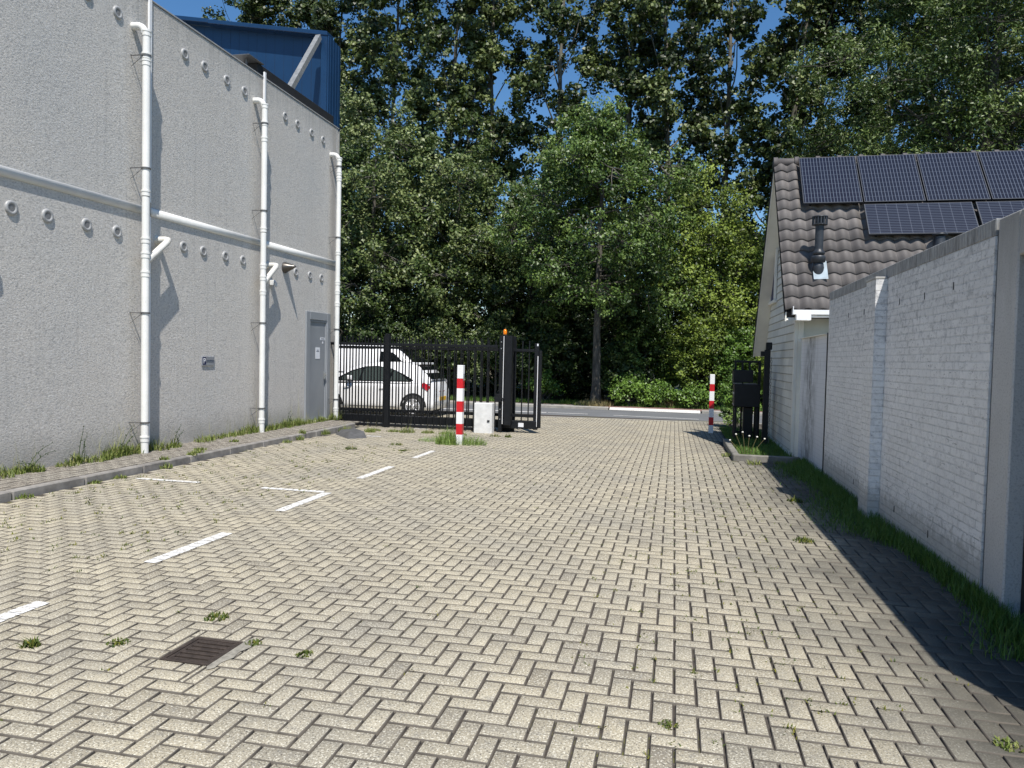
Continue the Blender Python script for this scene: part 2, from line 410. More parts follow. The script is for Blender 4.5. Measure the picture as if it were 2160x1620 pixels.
def mat_bark(name,a,b):
    t=NT(name); t.set(Roughness=.95); v=t.coord('Object',(1,1,.25)); n=t.noise(v,9,6,.7)
    t.col(t.ramp(n,[(.35,a),(.62,b)])); t.bump(n,.9,.02); return t.m
M['bark']=mat_bark('grey_bark',(.045,.042,.034),(.13,.12,.10))
M['barkp']=mat_bark('poplar_bark',(.06,.056,.042),(.20,.185,.145))
# ---------------------------------------------------------------- ground
def gz(y): return -0.018*min(max(y-12,0),9)
def struct(o): o['kind']='structure'; return o
def sheet(name,xs,ys,dz,mat,zf=gz):
    mb=MB(); n=len(ys)
    V=[(x,y,zf(y)+dz) for y in ys for x in xs]; k=len(xs)
    mb.add(V,[(j*k+i,j*k+i+1,(j+1)*k+i+1,(j+1)*k+i) for j in range(n-1) for i in range(k-1)])
    return struct(mb.build(name,mat,fix=False))
M['verge']=simple('verge_soil',(.05,.055,.025),1,0,.4,2,.5,20)
sheet('ground',[-400,400],[-200,12,21,600],-.06,M['verge'])
sheet('paving_bed',[-14,4.2],[-2,12,21,23.5],-.013,M['joint'])
W=0.1053; OX,OY=-14.551,31.909
def brick_mesh(rects,zf,name,mat,ch=.004,gap=.0040,jit=1.0):
    r=np.array(rects,float); N=len(r)
    g=gap+rng.uniform(0,.0015,(N,1)); g2=g*.95
    x0,x1,y0,y1=(r[:,i:i+1] for i in range(4)); x0=x0+g;x1=x1-g;y0=y0+g2;y1=y1-g2
    dx=rng.normal(0,.0010,(N,1))*jit;dy=rng.normal(0,.0010,(N,1))*jit; x0=x0+dx;x1=x1+dx;y0=y0+dy;y1=y1+dy
    h=rng.normal(0,.0009,(N,1))*jit
    tx=rng.normal(0,.004,(N,1))*jit;ty=rng.normal(0,.004,(N,1))*jit
    cx=(x0+x1)/2;cy=(y0+y1)/2
    def Z(x,y): return np.vectorize(zf)(y)+h+tx*(x-cx)+ty*(y-cy)
    P=[]
    for (a,b) in((x0,y0),(x1,y0),(x1,y1),(x0,y1)): P.append(np.hstack([a,b,Z(a,b)-.03]))
    for (a,b) in((x0,y0),(x1,y0),(x1,y1),(x0,y1)): P.append(np.hstack([a,b,Z(a,b)-ch*.8]))
    for (a,b,sx,sy) in((x0,y0,1,1),(x1,y0,-1,1),(x1,y1,-1,-1),(x0,y1,1,-1)):
        P.append(np.hstack([a+sx*ch,b+sy*ch,Z(a,b)]))
    V=np.stack(P,1).reshape(-1,3)
    F=[]
    for k in range(4):
        k2=(k+1)%4; F+=[(k,k2,4+k2,4+k),(4+k,4+k2,8+k2,8+k)]
    F.append((8,9,10,11)); F=np.array(F)
    Q=(F[None]+12*np.arange(N)[:,None,None]).reshape(-1,4)
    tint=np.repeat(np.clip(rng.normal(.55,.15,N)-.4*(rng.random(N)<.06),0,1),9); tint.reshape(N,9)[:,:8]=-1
    return struct(npmesh(name,V,Q,mat,tint=tint))
rects=[]
GR=(-2.64,-2.345,3.36,3.68)
for a in range(-260,260):
    for b in range(-60,60):
        i,j=a+4*b,-a
        for (u0_,u1_,v0_,v1_) in((i,i+2,j,j+1),(i+2,i+3,j,j+2)):
            x0,x1,y0,y1=(u0_+OX)*W,(u1_+OX)*W,(v0_+OY)*W,(v1_+OY)*W
            if y0<-1.5: continue
            edge=22.75+.07*(x0+4)
            if y1>edge-.1: continue
            if y0<15.5:
                if x0<-6.93+(-.03*(y0-9) if y0>9 else 0)-.02 or x1>2.4: continue
            elif x0<-13 or x1>2.5: continue
            if 13.0<y1 and y0<16.6 and x1>1.02: continue
            ga,gb,gc,gd=GR[0]-.004,GR[1]+.004,GR[2]-.004,GR[3]+.004
            if x1>ga and x0<gb and y1>gc and y0<gd:
                for q in((x0,min(x1,ga),y0,y1),(max(x0,gb),x1,y0,y1),(max(x0,ga),min(x1,gb),y0,min(y1,gc)),(max(x0,ga),min(x1,gb),max(y0,gd),y1)):
                    if q[1]-q[0]>.022 and q[3]-q[2]>.022: rects.append(q)
                continue
            rects.append((x0,x1,y0,y1))
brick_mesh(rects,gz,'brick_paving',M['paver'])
# sidewalk along the building: stretcher bricks, 9 cm higher
rects=[]; sz=lambda y: .088-.004*max(0,y-12)
def kerbx(y): return -6.93-.012*max(0,y-8)-(.02*max(0,y-13))
y=-1.5
row=0
xs0=-8.25
for c in range(12):
    x0=xs0+c*.105
    yy=-1.5+(c%2)*.105
    while yy<15.9:
        if x0+.105<kerbx(yy)-.1: rects.append((x0,x0+.105,yy,yy+.21))
        yy+=.21
brick_mesh(rects,sz,'sidewalk',M['paver2'],jit=1.6)
mb=MB(); mb.add([(-8.4,-2,.078),(-7.02,-2,.078),(-7.1,12,.078),(-7.25,16.2,.06),(-8.4,16.2,.06)],[(0,1,2,3,4)]); struct(mb.build('sidewalk_bed',M['joint'],fix=False))
mb=MB(); yk=-1.5
while yk<15.3:
    y1=yk+.995; xa,xb=kerbx(yk),kerbx(y1)
    T=lambda x,y,z,xa=xa,xb=xb,yk=yk,y1=y1:(x+xa+(xb-xa)*(y-yk)/(y1-yk),y,z)
    mb.bbox(-.12,0,yk+.003,y1-.003,-.15,sz((yk+y1)/2)+.004,.012,T); yk+=1
struct(mb.build('kerb',M['kerb']))
# painted bay lines, split by the paver joints
def lines(name,rs,lab):
    out=[]
    mb=MB()
    for (x0,x1,y0,y1) in rs:
        nx=max(1,int(round((x1-x0)/.105))); ny=max(1,int(round((y1-y0)/.105)))
        for i in range(nx):
            for j in range(ny):
                a,b=x0+(x1-x0)*i/nx,x0+(x1-x0)*(i+1)/nx; c,d=y0+(y1-y0)*j/ny,y0+(y1-y0)*(j+1)/ny
                q=.0035; z0=gz(c)+.0045
                V=[]
                for (px,py) in((a+q,c+q),(b-q,c+q),(b-q,d-q),(a+q,d-q)):
                    V.append((px+random.uniform(-.003,.003),py+random.uniform(-.003,.003),gz(py)+.0048))
                mb.add(V,[(0,1,2,3)])
    o=mb.build(name,lab,fix=False); return struct(o)
def mat_line():
    t=NT('road_paint'); t.set(Roughness=.7); v=t.coord(); n=t.noise(v,35,5,.7)
    t.col(t.ramp(n,[(.38,(.36,.33,.27)),(.50,(.74,.73,.70)),(.7,(.84,.84,.83))])); return t.m
M['line']=mat_line()
lines('parking_bay_markings',[(-4.0,-3.88,2.0,3.92),(-3.98,-3.86,4.87,5.88),(-4.03,-3.91,6.86,7.95),(-4.86,-4.03,7.93,8.03),(-6.66,-5.76,8.0,8.09),
    (-4.1,-3.99,9.0,10.15),(-4.1,-4.0,11.12,12.1),(-6.2,-5.87,14.07,14.17),(-4.97,-4.69,14.03,14.12),(-6.0,-5.6,16.3,16.4)],M['line'])
# road and the far side
def strip(name,pts,z0,mat):
    mb=MB(); mb.add([(x,y,z0) for x,y in pts],[tuple(range(len(pts)))]); return struct(mb.build(name,mat,fix=False))
zr=-.162
strip('road',[(-60,20.5),(-14,22.1),(-4,22.75),(1.2,23.12),(3,23.3),(60,24),(60,26.9),(1,26.93),(-60,27.3)],zr-.018,M['asphalt'])
strip('cycle_path',[(-60,27.45),(60,27.2),(60,28.5),(-60,28.7)],zr+.03,M['redpath'])
mb=MB()
for (xa,xb) in((-60,-12),(-11.98,-2.35),(1.0,10),(10.02,60)):
    T=lambda x,y,z:(x,y-.003*x,z)
    mb.bbox(xa,xb,27.08,27.33,-.3,zr+.075,.02,T)
struct(mb.build('far_kerb',M['kerb2']))
strip('verge_path',[(-60,27.6),(-3.2,27.5),(-3.2,28.3),(-60,28.6)],zr+.036,M['tilepath'])
mb=MB(); x=-4.4
V=[(-60,20.5),(-14,22.1),(-4,22.72),(1.2,23.09),(3,23.27)]
for (a,b) in zip(V[:-1],V[1:]):
    n=max(1,int((b[0]-a[0])/1.0))
    for i in range(n):
        p=[a[0]+(b[0]-a[0])*(i+.005)/n,a[0]+(b[0]-a[0])*(i+.995)/n]; q=[a[1]+(b[1]-a[1])*(i+.005)/n,a[1]+(b[1]-a[1])*(i+.995)/n]
        T=lambda x,y,z,p=p,q=q:(x,y+q[0]+(q[1]-q[0])*(x-p[0])/(p[1]-p[0]),z)
        mb.box(p[0],p[1],-.12,.02,-.3,zr-.003,T)
struct(mb.build('road_edge_kerb',M['kerb2']))
mb=MB()
def mk(xa,xb,y,wd,dy=0):
    mb.add([(xa,y,zr-.013),(xb,y+dy,zr-.013),(xb,y+dy+wd,zr-.013),(xa,y+wd,zr-.013)],[(0,1,2,3)])
mk(-12,-4.2,24.35,.22); mk(-4.15,-2.8,24.4,.12); mk(-1.93,.8,24.35,.11,-.33); mk(3.2,6,23.7,.1,-.2)
struct(mb.build('road_markings',M['line'],fix=False))
mb=MB(); mb.add([(-2.3,27.02,zr-.012),(.95,26.85,zr-.012),(.95,27.3,zr+.06),(-2.3,27.36,zr+.06)],[(0,1,2,3)])
struct(mb.build('painted_ramp',M['line'],fix=False))
# ---------------------------------------------------------------- left building
Wa=Vector((-7.93,7.2)); Wb=Vector((-8.17,16.7)); td=(Wb-Wa).normalized(); nd=Vector((td.y,-td.x))
def L(s,d,z):
    k=(s-7.2)/td.y
    p=Wa+td*k+nd*d
    return (p.x,p.y,z*(1+.003*(s-9.9)))
def Lb(x,y,z): return L(y,x,z)      # local x = outward, y = along
bld=thing('warehouse','long grey rendered warehouse with white drainpipes and a grey side door','building',(-8.1,12,0))
joints=[-3.3,0,3.3,6.6,9.88,13.21,16.66]
for a,b in zip(joints[:-1],joints[1:]):
    mb=MB(); 
    mb.bbox(-.25,0,a+.006,b-.006,-.2,6.98,.008,Lb); mb.build('wall_panel',M['plaster'],bld)
mb=MB(); mb.box(-14,-.25,-3.29,16.67,-.2,6.85,Lb); mb.build('roof_block',M['conc'],bld)
mb=MB(); mb.bbox(-.27,.012,-3.3,16.69,6.985,7.01,.004,Lb); mb.build('coping',M['vent'],bld)
mb=MB(); mb.box(-.24,-.004,16.69,16.75,-.2,6.95,Lb); mb.build('corner_panel',M['conc'],bld)
def vent(s,z):
    mb=MB(); c=Vector(L(s,0,z)); ang=math.atan2(nd.y,nd.x)
    prof=[(.045,.012),(.050,.022),(.070,.026),(.088,.018),(.092,0)]
    V=[];F=[];n=24
    ax=Vector((nd.x,nd.y,0)); t1=Vector((td.x,td.y,0)); t2=Vector((0,0,1))
    for (r,h) in prof:
        for k in range(n):
            t=2*math.pi*k/n; V.append(c+ax*h+t1*math.cos(t)*r+t2*math.sin(t)*r)
    for i in range(len(prof)-1):
        for k in range(n):
            k2=(k+1)%n;F.append((i*n+k,i*n+k2,(i+1)*n+k2,(i+1)*n+k))
    mb.add(V,F,True); o=mb.build('vent',M['vent'],bld)
    mb=MB(); mb.add([c+ax*.010+t1*math.cos(2*math.pi*k/n)*.05+t2*math.sin(2*math.pi*k/n)*.05 for k in range(n)],[tuple(range(n))])
    for k in range(-3,4):
        h=math.sqrt(.048**2-(k*.013)**2)
        a=c+ax*.016+t1*k*.013; mb.tube([a-t2*h,a+t2*h],.0022,4,False)
    g=mb.build('vent_grille',M['mesh']); g.parent=o
vs_off=[.80,1.34,2.0,2.58]
for j0 in(-3.3+.0,0.05,3.35,6.62,9.93,13.25):
    for k,d in enumerate(vs_off):
        vent(j0+d,6.5)
        if not (j0>13 and k==0): vent(j0+d,3.36)
def pipe(j,first=None):
    mb=MB(); y0=j; d=.215; r=.055; j=j+.33
    zt=6.42 if j<16 else 6.25
    pts=[L(y0-.02,-.02,zt+.02),L(y0-.02,.08,zt+.02)]
    for k in range(1,7):
        a=math.pi/2*k/6; pts.append(L(y0-.02+.02*math.sin(a),.08+.11*math.sin(a),zt+.02-.11*(1-math.cos(a))))
    mb.tube(pts,r,16)
    mb.tube([L(y0,d,zt-.075),L(y0,d,3.95)],r,16)
    mb.tube([L(y0,d,3.93),L(y0,d,.06)],r*1.0,16)
    for z in(zt-.09,zt-.42,5.9 if j<13 else 5.7,3.98,3.28,3.06,2.78,.30):
        mb.tube([L(y0,d,z-.04),L(y0,d,z+.04)],r*1.13,16); mb.tube([L(y0,d,z+.02),L(y0,d,z+.045)],r*1.24,16)
    o=mb.build('downpipe',M['pvc'] ,bld)
    for z in(6.0,4.35,2.2,.55):
        mb=MB()
        mb.tube([L(y0,d,z-.012),L(y0,d,z+.012)],r*1.25,16); 
        mb.box(0,d,y0-.07,y0-.055,z-.006,z+.006,Lb); mb.tube([L(y0-.06,0,z-.16),L(y0-.06,d,z)],.004,6)
        b=mb.build('pipe_bracket',M['dark_metal'],o)
    # joint cover strip
    if j<16:
        mb=MB(); mb.box(.002,.035,j-.03,j+.025,.05,3.70,Lb); mb.box(.002,.035,j-.03,j+.025,3.92,7.10,Lb); mb.build('joint_cover',M['white'],bld)
        # overflow outlet with its slanting branch into the downpipe
        q0=y0+.53
        mb=MB(); mb.tube([L(q0,-.02,3.37),L(q0,.15,3.37),L(q0-.005,.195,3.362),L(q0-.035,.21,3.33)],[.055,.055,.057,.053],14)
        mb.tube([L(q0-.03,.21,3.335),L(y0+.03,.215,2.98)],.050,14)
        mb.tube([L(q0,0,3.37),L(q0,.018,3.37)],.07,16)
        mb.build('overflow_pipe',M['pvc_old'],bld)
for j in(2.92,6.22,9.54,12.88,16.27): pipe(j)
for (a,b) in((-3.3,9.84),(9.92,13.17),(13.25,16.60)):
    mb=MB(); z=3.80-.02
    V=[]
    for e in(a,b):
        for k in range(11):
            t_=math.pi*k/10; V.append(L(e,.003+.040*math.sin(t_),z+.064*math.cos(t_)))
    mb.add(V,[(k,k+1,k+12,k+11) for k in range(10)]+[tuple(range(11)),tuple(range(11,22))],True); mb.build('horizontal_joint_cover',M['pvc'],bld)
# conical exhaust and small camera
mb=MB(); c=Vector(L(14.10,0,3.40)); ax=Vector((nd.x,nd.y,0)); t1=Vector((td.x,td.y,0)); t2=Vector((0,0,1))
prof=[(.01,.27),(.035,.22),(.085,.10),(.115,.03),(.118,.0)];V=[];F=[];n=20
for r,h in prof:
    for k in range(n):
        t=2*math.pi*k/n; V.append(c+ax*h+t1*math.cos(t)*r+t2*(math.sin(t)*r+h*.1))
for i in range(4):
    for k in range(n): F.append((i*n+k,i*n+(k+1)%n,(i+1)*n+(k+1)%n,(i+1)*n+k))
F.append(tuple(range(n))); mb.add(V,F,True); mb.build('exhaust_cap',M['capsteel'],bld)
mb=MB(); mb.bbox(0,.10,13.50,13.58,2.98,3.09,.01,Lb); mb.bbox(.1,.14,13.51,13.57,2.95,3.05,.012,Lb); mb.build('wall_sensor',M['cab'],bld)
# door
d=bpy.data.objects.new('door',None)
mb=MB(); 
for q in((15.04,15.22),(16.10,16.28)): mb.bbox(0,.05,q[0],q[1],.09,2.56,.008,Lb)
mb.bbox(0,.05,15.2205,16.0995,2.38,2.56,.008,Lb); mb.bbox(0,.035,15.222,15.262,.09,2.375,.004,Lb); mb.bbox(0,.035,16.058,16.098,.09,2.375,.004,Lb); mb.bbox(0,.035,15.264,16.056,2.335,2.375,.004,Lb)
fr=mb.build('door_frame',M['door'],bld)
def sub(o,parent): o.parent=parent; return o
mb=MB(); mb.bbox(.0,.014,15.266,16.054,.10,2.33,.003,Lb); leaf=mb.build('door',M['doorleaf'],bld)
mb=MB(); mb.bbox(.014,.05,15.985,16.02,1.02,1.20,.006,Lb); mb.tube([L(16.0,.05,1.14),L(16.0,.085,1.14)],.012,10); mb.tube([L(16.0,.08,1.14),L(15.88,.08,1.14)],.011,10); sub(mb.build('handle',M['steel']),leaf)
mb=MB(); mb.box(.015,.019,15.56,15.78,1.50,1.76,Lb); sub(mb.build('paper_notice',M['paper']),leaf)
mb=MB(); 
for k,(a,b) in enumerate([(15.60,15.74),(15.62,15.72)]): mb.box(.0192,.0197,a,b,1.66+.03*k,1.675+.03*k,Lb)
sub(mb.build('notice_text',M['ink']),leaf)
mb=MB(); mb.box(.015,.019,15.80,16.04,1.93,1.99,Lb); mb.box(.015,.019,15.90,15.95,1.85,1.90,Lb); sub(mb.build('sticker',M['paper']),leaf)
mb=MB(); mb.box(.0192,.0198,15.83,16.01,1.95,1.97,Lb); sub(mb.build('sticker_text',M['ink']),leaf)
mb=MB(); mb.bbox(0,.10,15.20,16.12,.075,.10,.005,Lb); mb.build('doorstep',M['cab'],bld)
# parking sign
ps=thing('parking_sign','small silver wall sign with a white P on navy beside the drainpipe','sign',L(11.42,0,1.47))
mb=MB(); mb.bbox(.004,.022,11.24,11.60,1.385,1.545,.003,Lb); mb.build('sign_plate',M['signgrey'],ps)
mb=MB(); mb.box(.0225,.024,11.252,11.345,1.405,1.535,Lb); mb.build('letter_field',M['navy'],ps)
def text(s,name,size,mat,parent,loc,rot):
    cu=bpy.data.curves.new(name,'FONT'); cu.body=s; cu.size=size; cu.extrude=.0008; cu.offset=.0015 if s=='P' else 0
    o=bpy.data.objects.new(name,cu); link(o); me=bpy.data.meshes.new_from_object(o); bpy.data.objects.remove(o)
    q=bpy.data.objects.new(name,me); me.materials.append(mat); link(q); q.parent=parent
    q.matrix_parent_inverse=Matrix.Translation(-Vector(parent.location)); q.location=loc; q.rotation_euler=rot; return q
ang=math.atan2(td.y,td.x)
text('P','letter',.135,M['white'],ps,L(11.267,.0255,1.425),(R(90),0,ang))
mb=MB()
y=11.362
while y<11.575:
    w_=random.uniform(.006,.012); mb.box(.0225,.0235,y,y+w_,1.466,1.484,Lb); mb.box(.0225,.0235,y,y+w_*.9,1.442,1.458,Lb); y+=w_+.004
mb.build('small_lettering',M['ink'],ps)
# ---------------------------------------------------------------- blue canopy building behind
bb=thing('blue_building','dark blue metal clad rooftop block with a diagonal grey strut above the warehouse','building',(-10,18,7))
def zt(x): return 9.777+(10.51-9.777)*(x+8.837)/(-13.292+8.837)
mb=MB(); y=17.5
xs=[-8.84-.26*k for k in range(0,40)]
for a,b in zip(xs[:-1],xs[1:]):
    mb.add([(a-.003,y,6.9),(b+.003,y,6.9),(b+.003,y,zt(b)-.1),(a-.003,y,zt(a)-.1)],[(0,1,2,3)])
    mb.add([(b+.006,y,6.9),(b-.006,y,6.9),(b-.006,y,zt(b)-.1),(b+.006,y,zt(b)-.1)],[(0,1,2,3)]) if False else None
mb.build('cladding',M['blue'],bb)
mb=MB(); mb.add([(-8.85,17.507,6.9),(-18.9,17.507,6.9),(-18.9,17.507,zt(-18.9)-.1),(-8.85,17.507,zt(-8.85)-.1)],[(0,1,2,3)]); mb.build('backing',M['blackmatt'],bb)
T=lambda x,y,z:(x,y,z+zt(x))
mb=MB()
for (a,b,o) in((-12.2,-8.79,0),(-15.6,-12.2,.015),(-19,-15.6,.03)): mb.bbox(a,b,17.22,17.56,-.11+o,o,.012,T)
mb.build('roof_trim',M['blue'],bb)
mb=MB(); mb.bbox(-8.97,-8.80,17.24,17.56,7.1,9.70,.01); mb.build('corner_post',M['blue'],bb)
mb=MB()
for k in range(9): mb.bbox(-8.798,-8.755+(.015 if k%2 else 0),17.26+k*.075,17.26+k*.075+.07,7.0,9.66-.004*k,.006)
mb.build('side_cladding',M['blue'],bb)
mb=MB(); mb.box(-18,-9.3,17.6,18.0,6.9,9.2); mb.build('core',M['blackmatt'],bb)
mb=MB()
p0=Vector((-8.98,17.15,9.60)); p1=Vector((-8.36,14.6,7.28))
def beam(mb,p0,p1,wx,wy):
    d=(p1-p0).normalized(); n=Vector((1,0,0)); n=(n-d*n.dot(d)).normalized(); b_=d.cross(n); V=[]
    for p in(p0,p1):
        for (a,b) in((-wx,-wy),(wx,-wy),(wx,wy),(-wx,wy)): V.append(p+n*a+b_*b)
    mb.add(V,[(0,1,2,3),(4,5,6,7),(0,1,5,4),(1,2,6,5),(2,3,7,6),(3,0,4,7)])
beam(mb,p0,p1,.062,.06); mb.build('diagonal_strut',simple('galvanised_steel',(.34,.34,.32),.5,.5,.2,8),bb)
mb=MB(); mb.bbox(-.42,-.10,13.15,16.6,6.86,7.27,.01,Lb); mb.build('roof_edge_duct',M['blackmatt'],bld)
mb=MB(); mb.bbox(-.45,-.05,12.75,13.30,7.275,7.29,.002,Lb); mb.box(-.22,-.19,12.9,12.93,6.9,7.27,Lb); mb.build('roof_edge_sheet',M['dark_metal'],bld)
# ---------------------------------------------------------------- gate, fence, bollards, cabinet
GY=16.55
fence=thing('steel_fence','black steel bar fence in front of the parked cars, joined to the warehouse','fence',(-6,16.45,0))
mb=MB(); x=-8.06
k=0
while x<-4.06:
    mb.box(x-.0125,x+.0125,GY-.165,GY-.135,-0.036,2.093); x+=.160
mb.build('bars',M['black'],fence)
mb=MB(); mb.bbox(-8.15,-3.984,GY-.175,GY-.125,1.871,1.935,.004); mb.bbox(-8.15,-3.984,GY-.175,GY-.125,-0.057,0.006,.004); mb.build('rails',M['black'],fence)
mb=MB(); mb.bbox(-6.746,-6.630,GY-.20,GY-.09,-0.195,2.156,.006); mb.build('post',M['black'],fence)
gate=thing('sliding_gate','black sliding steel gate slid open behind the bar fence','gate',(-5,16.65,0))
mb=MB(); x=-8.09
while x<-3.16:
    mb.box(x-.0125,x+.0125,GY+.085,GY+.115,0.143,2.051); x+=.160
mb.build('bars',M['black'],gate)
mb=MB(); mb.bbox(-8.18,-3.120,GY+.07,GY+.13,1.798,1.861,.004); mb.bbox(-8.18,-3.120,GY+.07,GY+.13,0.275,0.343,.004); mb.build('rails',M['black'],gate)
mb=MB(); mb.bbox(-8.18,-3.078,GY+.01,GY+.19,0.011,0.195,.01); mb.build('bottom_beam',M['black'],gate)
mb=MB(); mb.bbox(-3.162,-3.062,GY+.05,GY+.15,-0.005,1.998,.006); mb.bbox(-3.057,-2.993,GY+.06,GY+.14,0.037,1.829,.008); mb.build('end_post',M['black'],gate)
mb=MB(); mb.box(-3.083,-3.069,GY+.035,GY+.048,0.069,1.703); mb.build('reflective_strip',M['white'],gate)
mb=MB(); mb.box(-3.499,-3.373,GY+.005,GY+.009,0.053,0.148); mb.build('sticker',M['paper'],gate)
mb=MB(); mb.box(-3.104,-3.072,GY+.044,GY+.048,1.935,1.987); mb.build('top_sticker',M['paper'],gate)
portal=thing('gate_portal','tall black gate post with an amber warning lamp beside the white cabinet','gate post',(-3.85,16.45,0))
mb=MB(); mb.bbox(-3.947,-3.863,GY-.16,GY-.08,-0.216,2.156,.006); mb.build('front_post',M['black'],portal)
mb=MB(); mb.bbox(-3.821,-3.647,GY-.16,GY-.02,0.090,2.156,.008); mb.build('drive_housing',M['black'],portal)
mb=MB(); mb.bbox(-3.947,-3.647,GY+.22,GY+.30,-0.216,2.156,.006); mb.build('rear_post',M['black'],portal)
mb=MB(); mb.box(-3.845,-3.834,GY-.185,GY-.165,0.122,2.145); mb.build('reflective_strip',M['white'],portal)
mb=MB()
for z in(2.01,1.86,.23,.46): mb.tube([(-3.90,GY-.163,z),(-3.90,GY-.170,z)],.013,10)
mb.build('bolts',M['steel'],portal)
mb=MB(); mb.lathe((-3.835,GY-.1,2.177),[(.0,.0),(.035,.0),(.045,.02),(.042,.08),(.03,.12),(.0,.135)],16); mb.build('warning_lamp',M['amber'],portal)
mb=MB(); mb.lathe((-3.835,GY-.1,2.156),[(.0,.0),(.05,.0),(.05,.022),(.0,.022)],16); mb.tube([(-3.815,GY-.1,2.18),(-3.815,GY-.1,2.40)],.004,6); mb.build('lamp_base',M['blackmatt'],portal)
mb=MB(); mb.bbox(-4.005,-3.858,GY-.24,GY-.17,0.628,0.817,.006); mb.tube([(-4.05,GY-.2,.71),(-3.80,GY-.2,.71)],.018,10); mb.build('drive_unit',M['black'],portal)
cabn=thing('control_cabinet','small white control cabinet with a black latch standing by the gate post','cabinet',(-4.2,16.15,0))
mb=MB(); mb.bbox(-4.427,-4.005,16.05,16.28,-0.173,0.607,.008); mb.build('housing',M['cab'],cabn)
mb=MB(); mb.bbox(-4.411,-4.021,16.038,16.0495,-0.142,0.591,.003); mb.build('door',M['cab'],cabn)
mb=MB(); mb.bbox(-4.111,-4.053,16.02,16.037,0.185,0.227,.004); mb.build('latch',M['blackmatt'],cabn)
def bollard(x,y,z,h,lab,gr):
    t=thing('bollard',lab,'bollard',(x,y,z),gr); a=.058
    seg=[0,.20,.40,.62,.82,1.06,1.24,1.49]; seg=[q*h/1.49 for q in seg]
    mw=MB()
    for k in range(7):
        z0=z+seg[k]-(.1 if k==0 else 0); z1=z+seg[k+1]
        mw.cur=k%2; mw.bbox(x-a,x+a,y-a,y+a,z0,z1,.0015 if k<6 else .006)
    mw.build('post',[M['white'],M['red']],t)
    return t
bollard(-3.95,13.33,-.03,1.52,'red and white striped square bollard in tall grass beside the cabinet','striped bollards')
bollard(.94,19.1,-.13,1.48,'red and white striped bollard in the house shadow beside the black letterboxes','striped bollards')
mb=MB(); mb.box(-3.892,-3.888,13.30,13.36,1.20,1.33); q=mb.build('reflector',M['signgrey']); q.parent=bpy.data.objects['bollard']; q.matrix_parent_inverse=Matrix.Translation(-Vector(bpy.data.objects['bollard'].location))
# rubber kerb ramp
rp=MB(); V=[(-6.92,14.16,0),(-6.25,13.36,0),(-6.0,13.7,0),(-6.75,14.9,0),(-6.86,14.3,.09),(-6.38,13.72,.12),(-6.18,13.95,.115),(-6.82,14.85,.09)]
V=[(x,y,gz(y)+z-.002) for x,y,z in V]; rp.add(V,[(0,1,2,3),(4,5,6,7),(0,1,5,4),(1,2,6,5),(2,3,7,6),(3,0,4,7)]); o=rp.build('kerb_ramp',M['rubber'])
tag(o,'dark grey rubber kerb ramp lying at the end of the kerb','kerb ramp')
# drain grate
dg=thing('drain_grate','rusty square drain grate set in the paving','drain',(-2.49,3.52,0))
mb=MB(); x0,x1,y0,y1=GR
for q in((x0,x0+.022,y0,y1),(x1-.022,x1,y0,y1),(x0+.0225,x1-.0225,y0,y0+.022),(x0+.0225,x1-.0225,y1-.022,y1)): mb.bbox(*q,-.05,.002,.002)
mb.build('frame',M['iron'],dg)
mb=MB()
for k in range(6):
    yb=y0+.024+k*(y1-y0-.048)/5.6
    mb.bbox(x0+.045,x1-.045,yb,yb+.028,-.03,-.002,.003)
mb.bbox(x0+.0235,x0+.0445,y0+.023,y1-.023,-.03,-.002,.003); mb.bbox(x1-.0445,x1-.0235,y0+.023,y1-.023,-.03,-.002,.003)
mb.build('bars',M['iron'],dg)
mb=MB(); mb.box(x0,x1,y0,y1,-.058,-.045); mb.build('pit',M['blackmatt'],dg)
mb=MB()
for k in range(14):
    a=random.uniform(0,6.28)
pc=[(GR[1]+.006,3.34),(GR[1]+.03,3.30),(GR[1]+.055,3.33),(GR[1]+.05,3.40),(GR[1]+.075,3.47),(GR[1]+.06,3.55),(GR[1]+.085,3.62),(GR[1]+.06,3.70),(GR[1]+.02,3.74),(GR[1]+.006,3.70)]
mb.add([(a,b,.0038) for a,b in pc],[tuple(range(len(pc)))]); struct(mb.build('mortar_patch',simple('mortar_patch',(.27,.25,.205),.95,0,.3,25,.6,120),fix=False))
# ---------------------------------------------------------------- right side
bw=thing('white_brick_wall','tall white painted brick garden wall with one pilaster','wall',(2.2,8.5,0))
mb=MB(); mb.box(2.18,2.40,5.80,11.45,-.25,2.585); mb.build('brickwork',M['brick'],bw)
mb=MB(); mb.bbox(2.178,2.41,5.80,11.46,2.587,2.71,.006); mb.build('soldier_coping',M['soldier'],bw)
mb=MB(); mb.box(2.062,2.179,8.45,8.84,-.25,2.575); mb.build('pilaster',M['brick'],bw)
mb=MB(); mb.bbox(2.055,2.171,8.445,8.85,2.577,2.60,.003); mb.build('pilaster_cap',M['conc'],bw)
mb=MB()
for (y,z) in((6.55,2.28),(7.25,2.26),(8.0,2.27),(9.4,2.26),(10.2,2.27),(6.9,.18),(7.9,.2),(9.6,.2)): mb.box(2.176,2.1795,y,y+.012,z,z+.062)
mb.build('weep_slots',M['blackmatt'],bw)
lw=thing('low_white_wall','lower white wall streaked with dark mould beside the house corner','wall',(2.25,12.6,0))
mb=MB(); mb.box(2.20,2.40,11.53,13.86,-.25,2.10); mb.build('wall',M['dirtywall'],lw)
mb=MB(); mb.box(2.176,2.38,11.468,11.522,-.25,2.125); mb.build('expansion_joint',M['blackmatt'],lw)
mb=MB(); mb.bbox(2.15,2.42,11.54,13.85,2.102,2.112,.002); mb.build('wall_cap',M['cream'],lw)
po=thing('concrete_doorway','rough concrete door surround with a dark door at the right edge of the yard','doorway',(2.4,5,0))
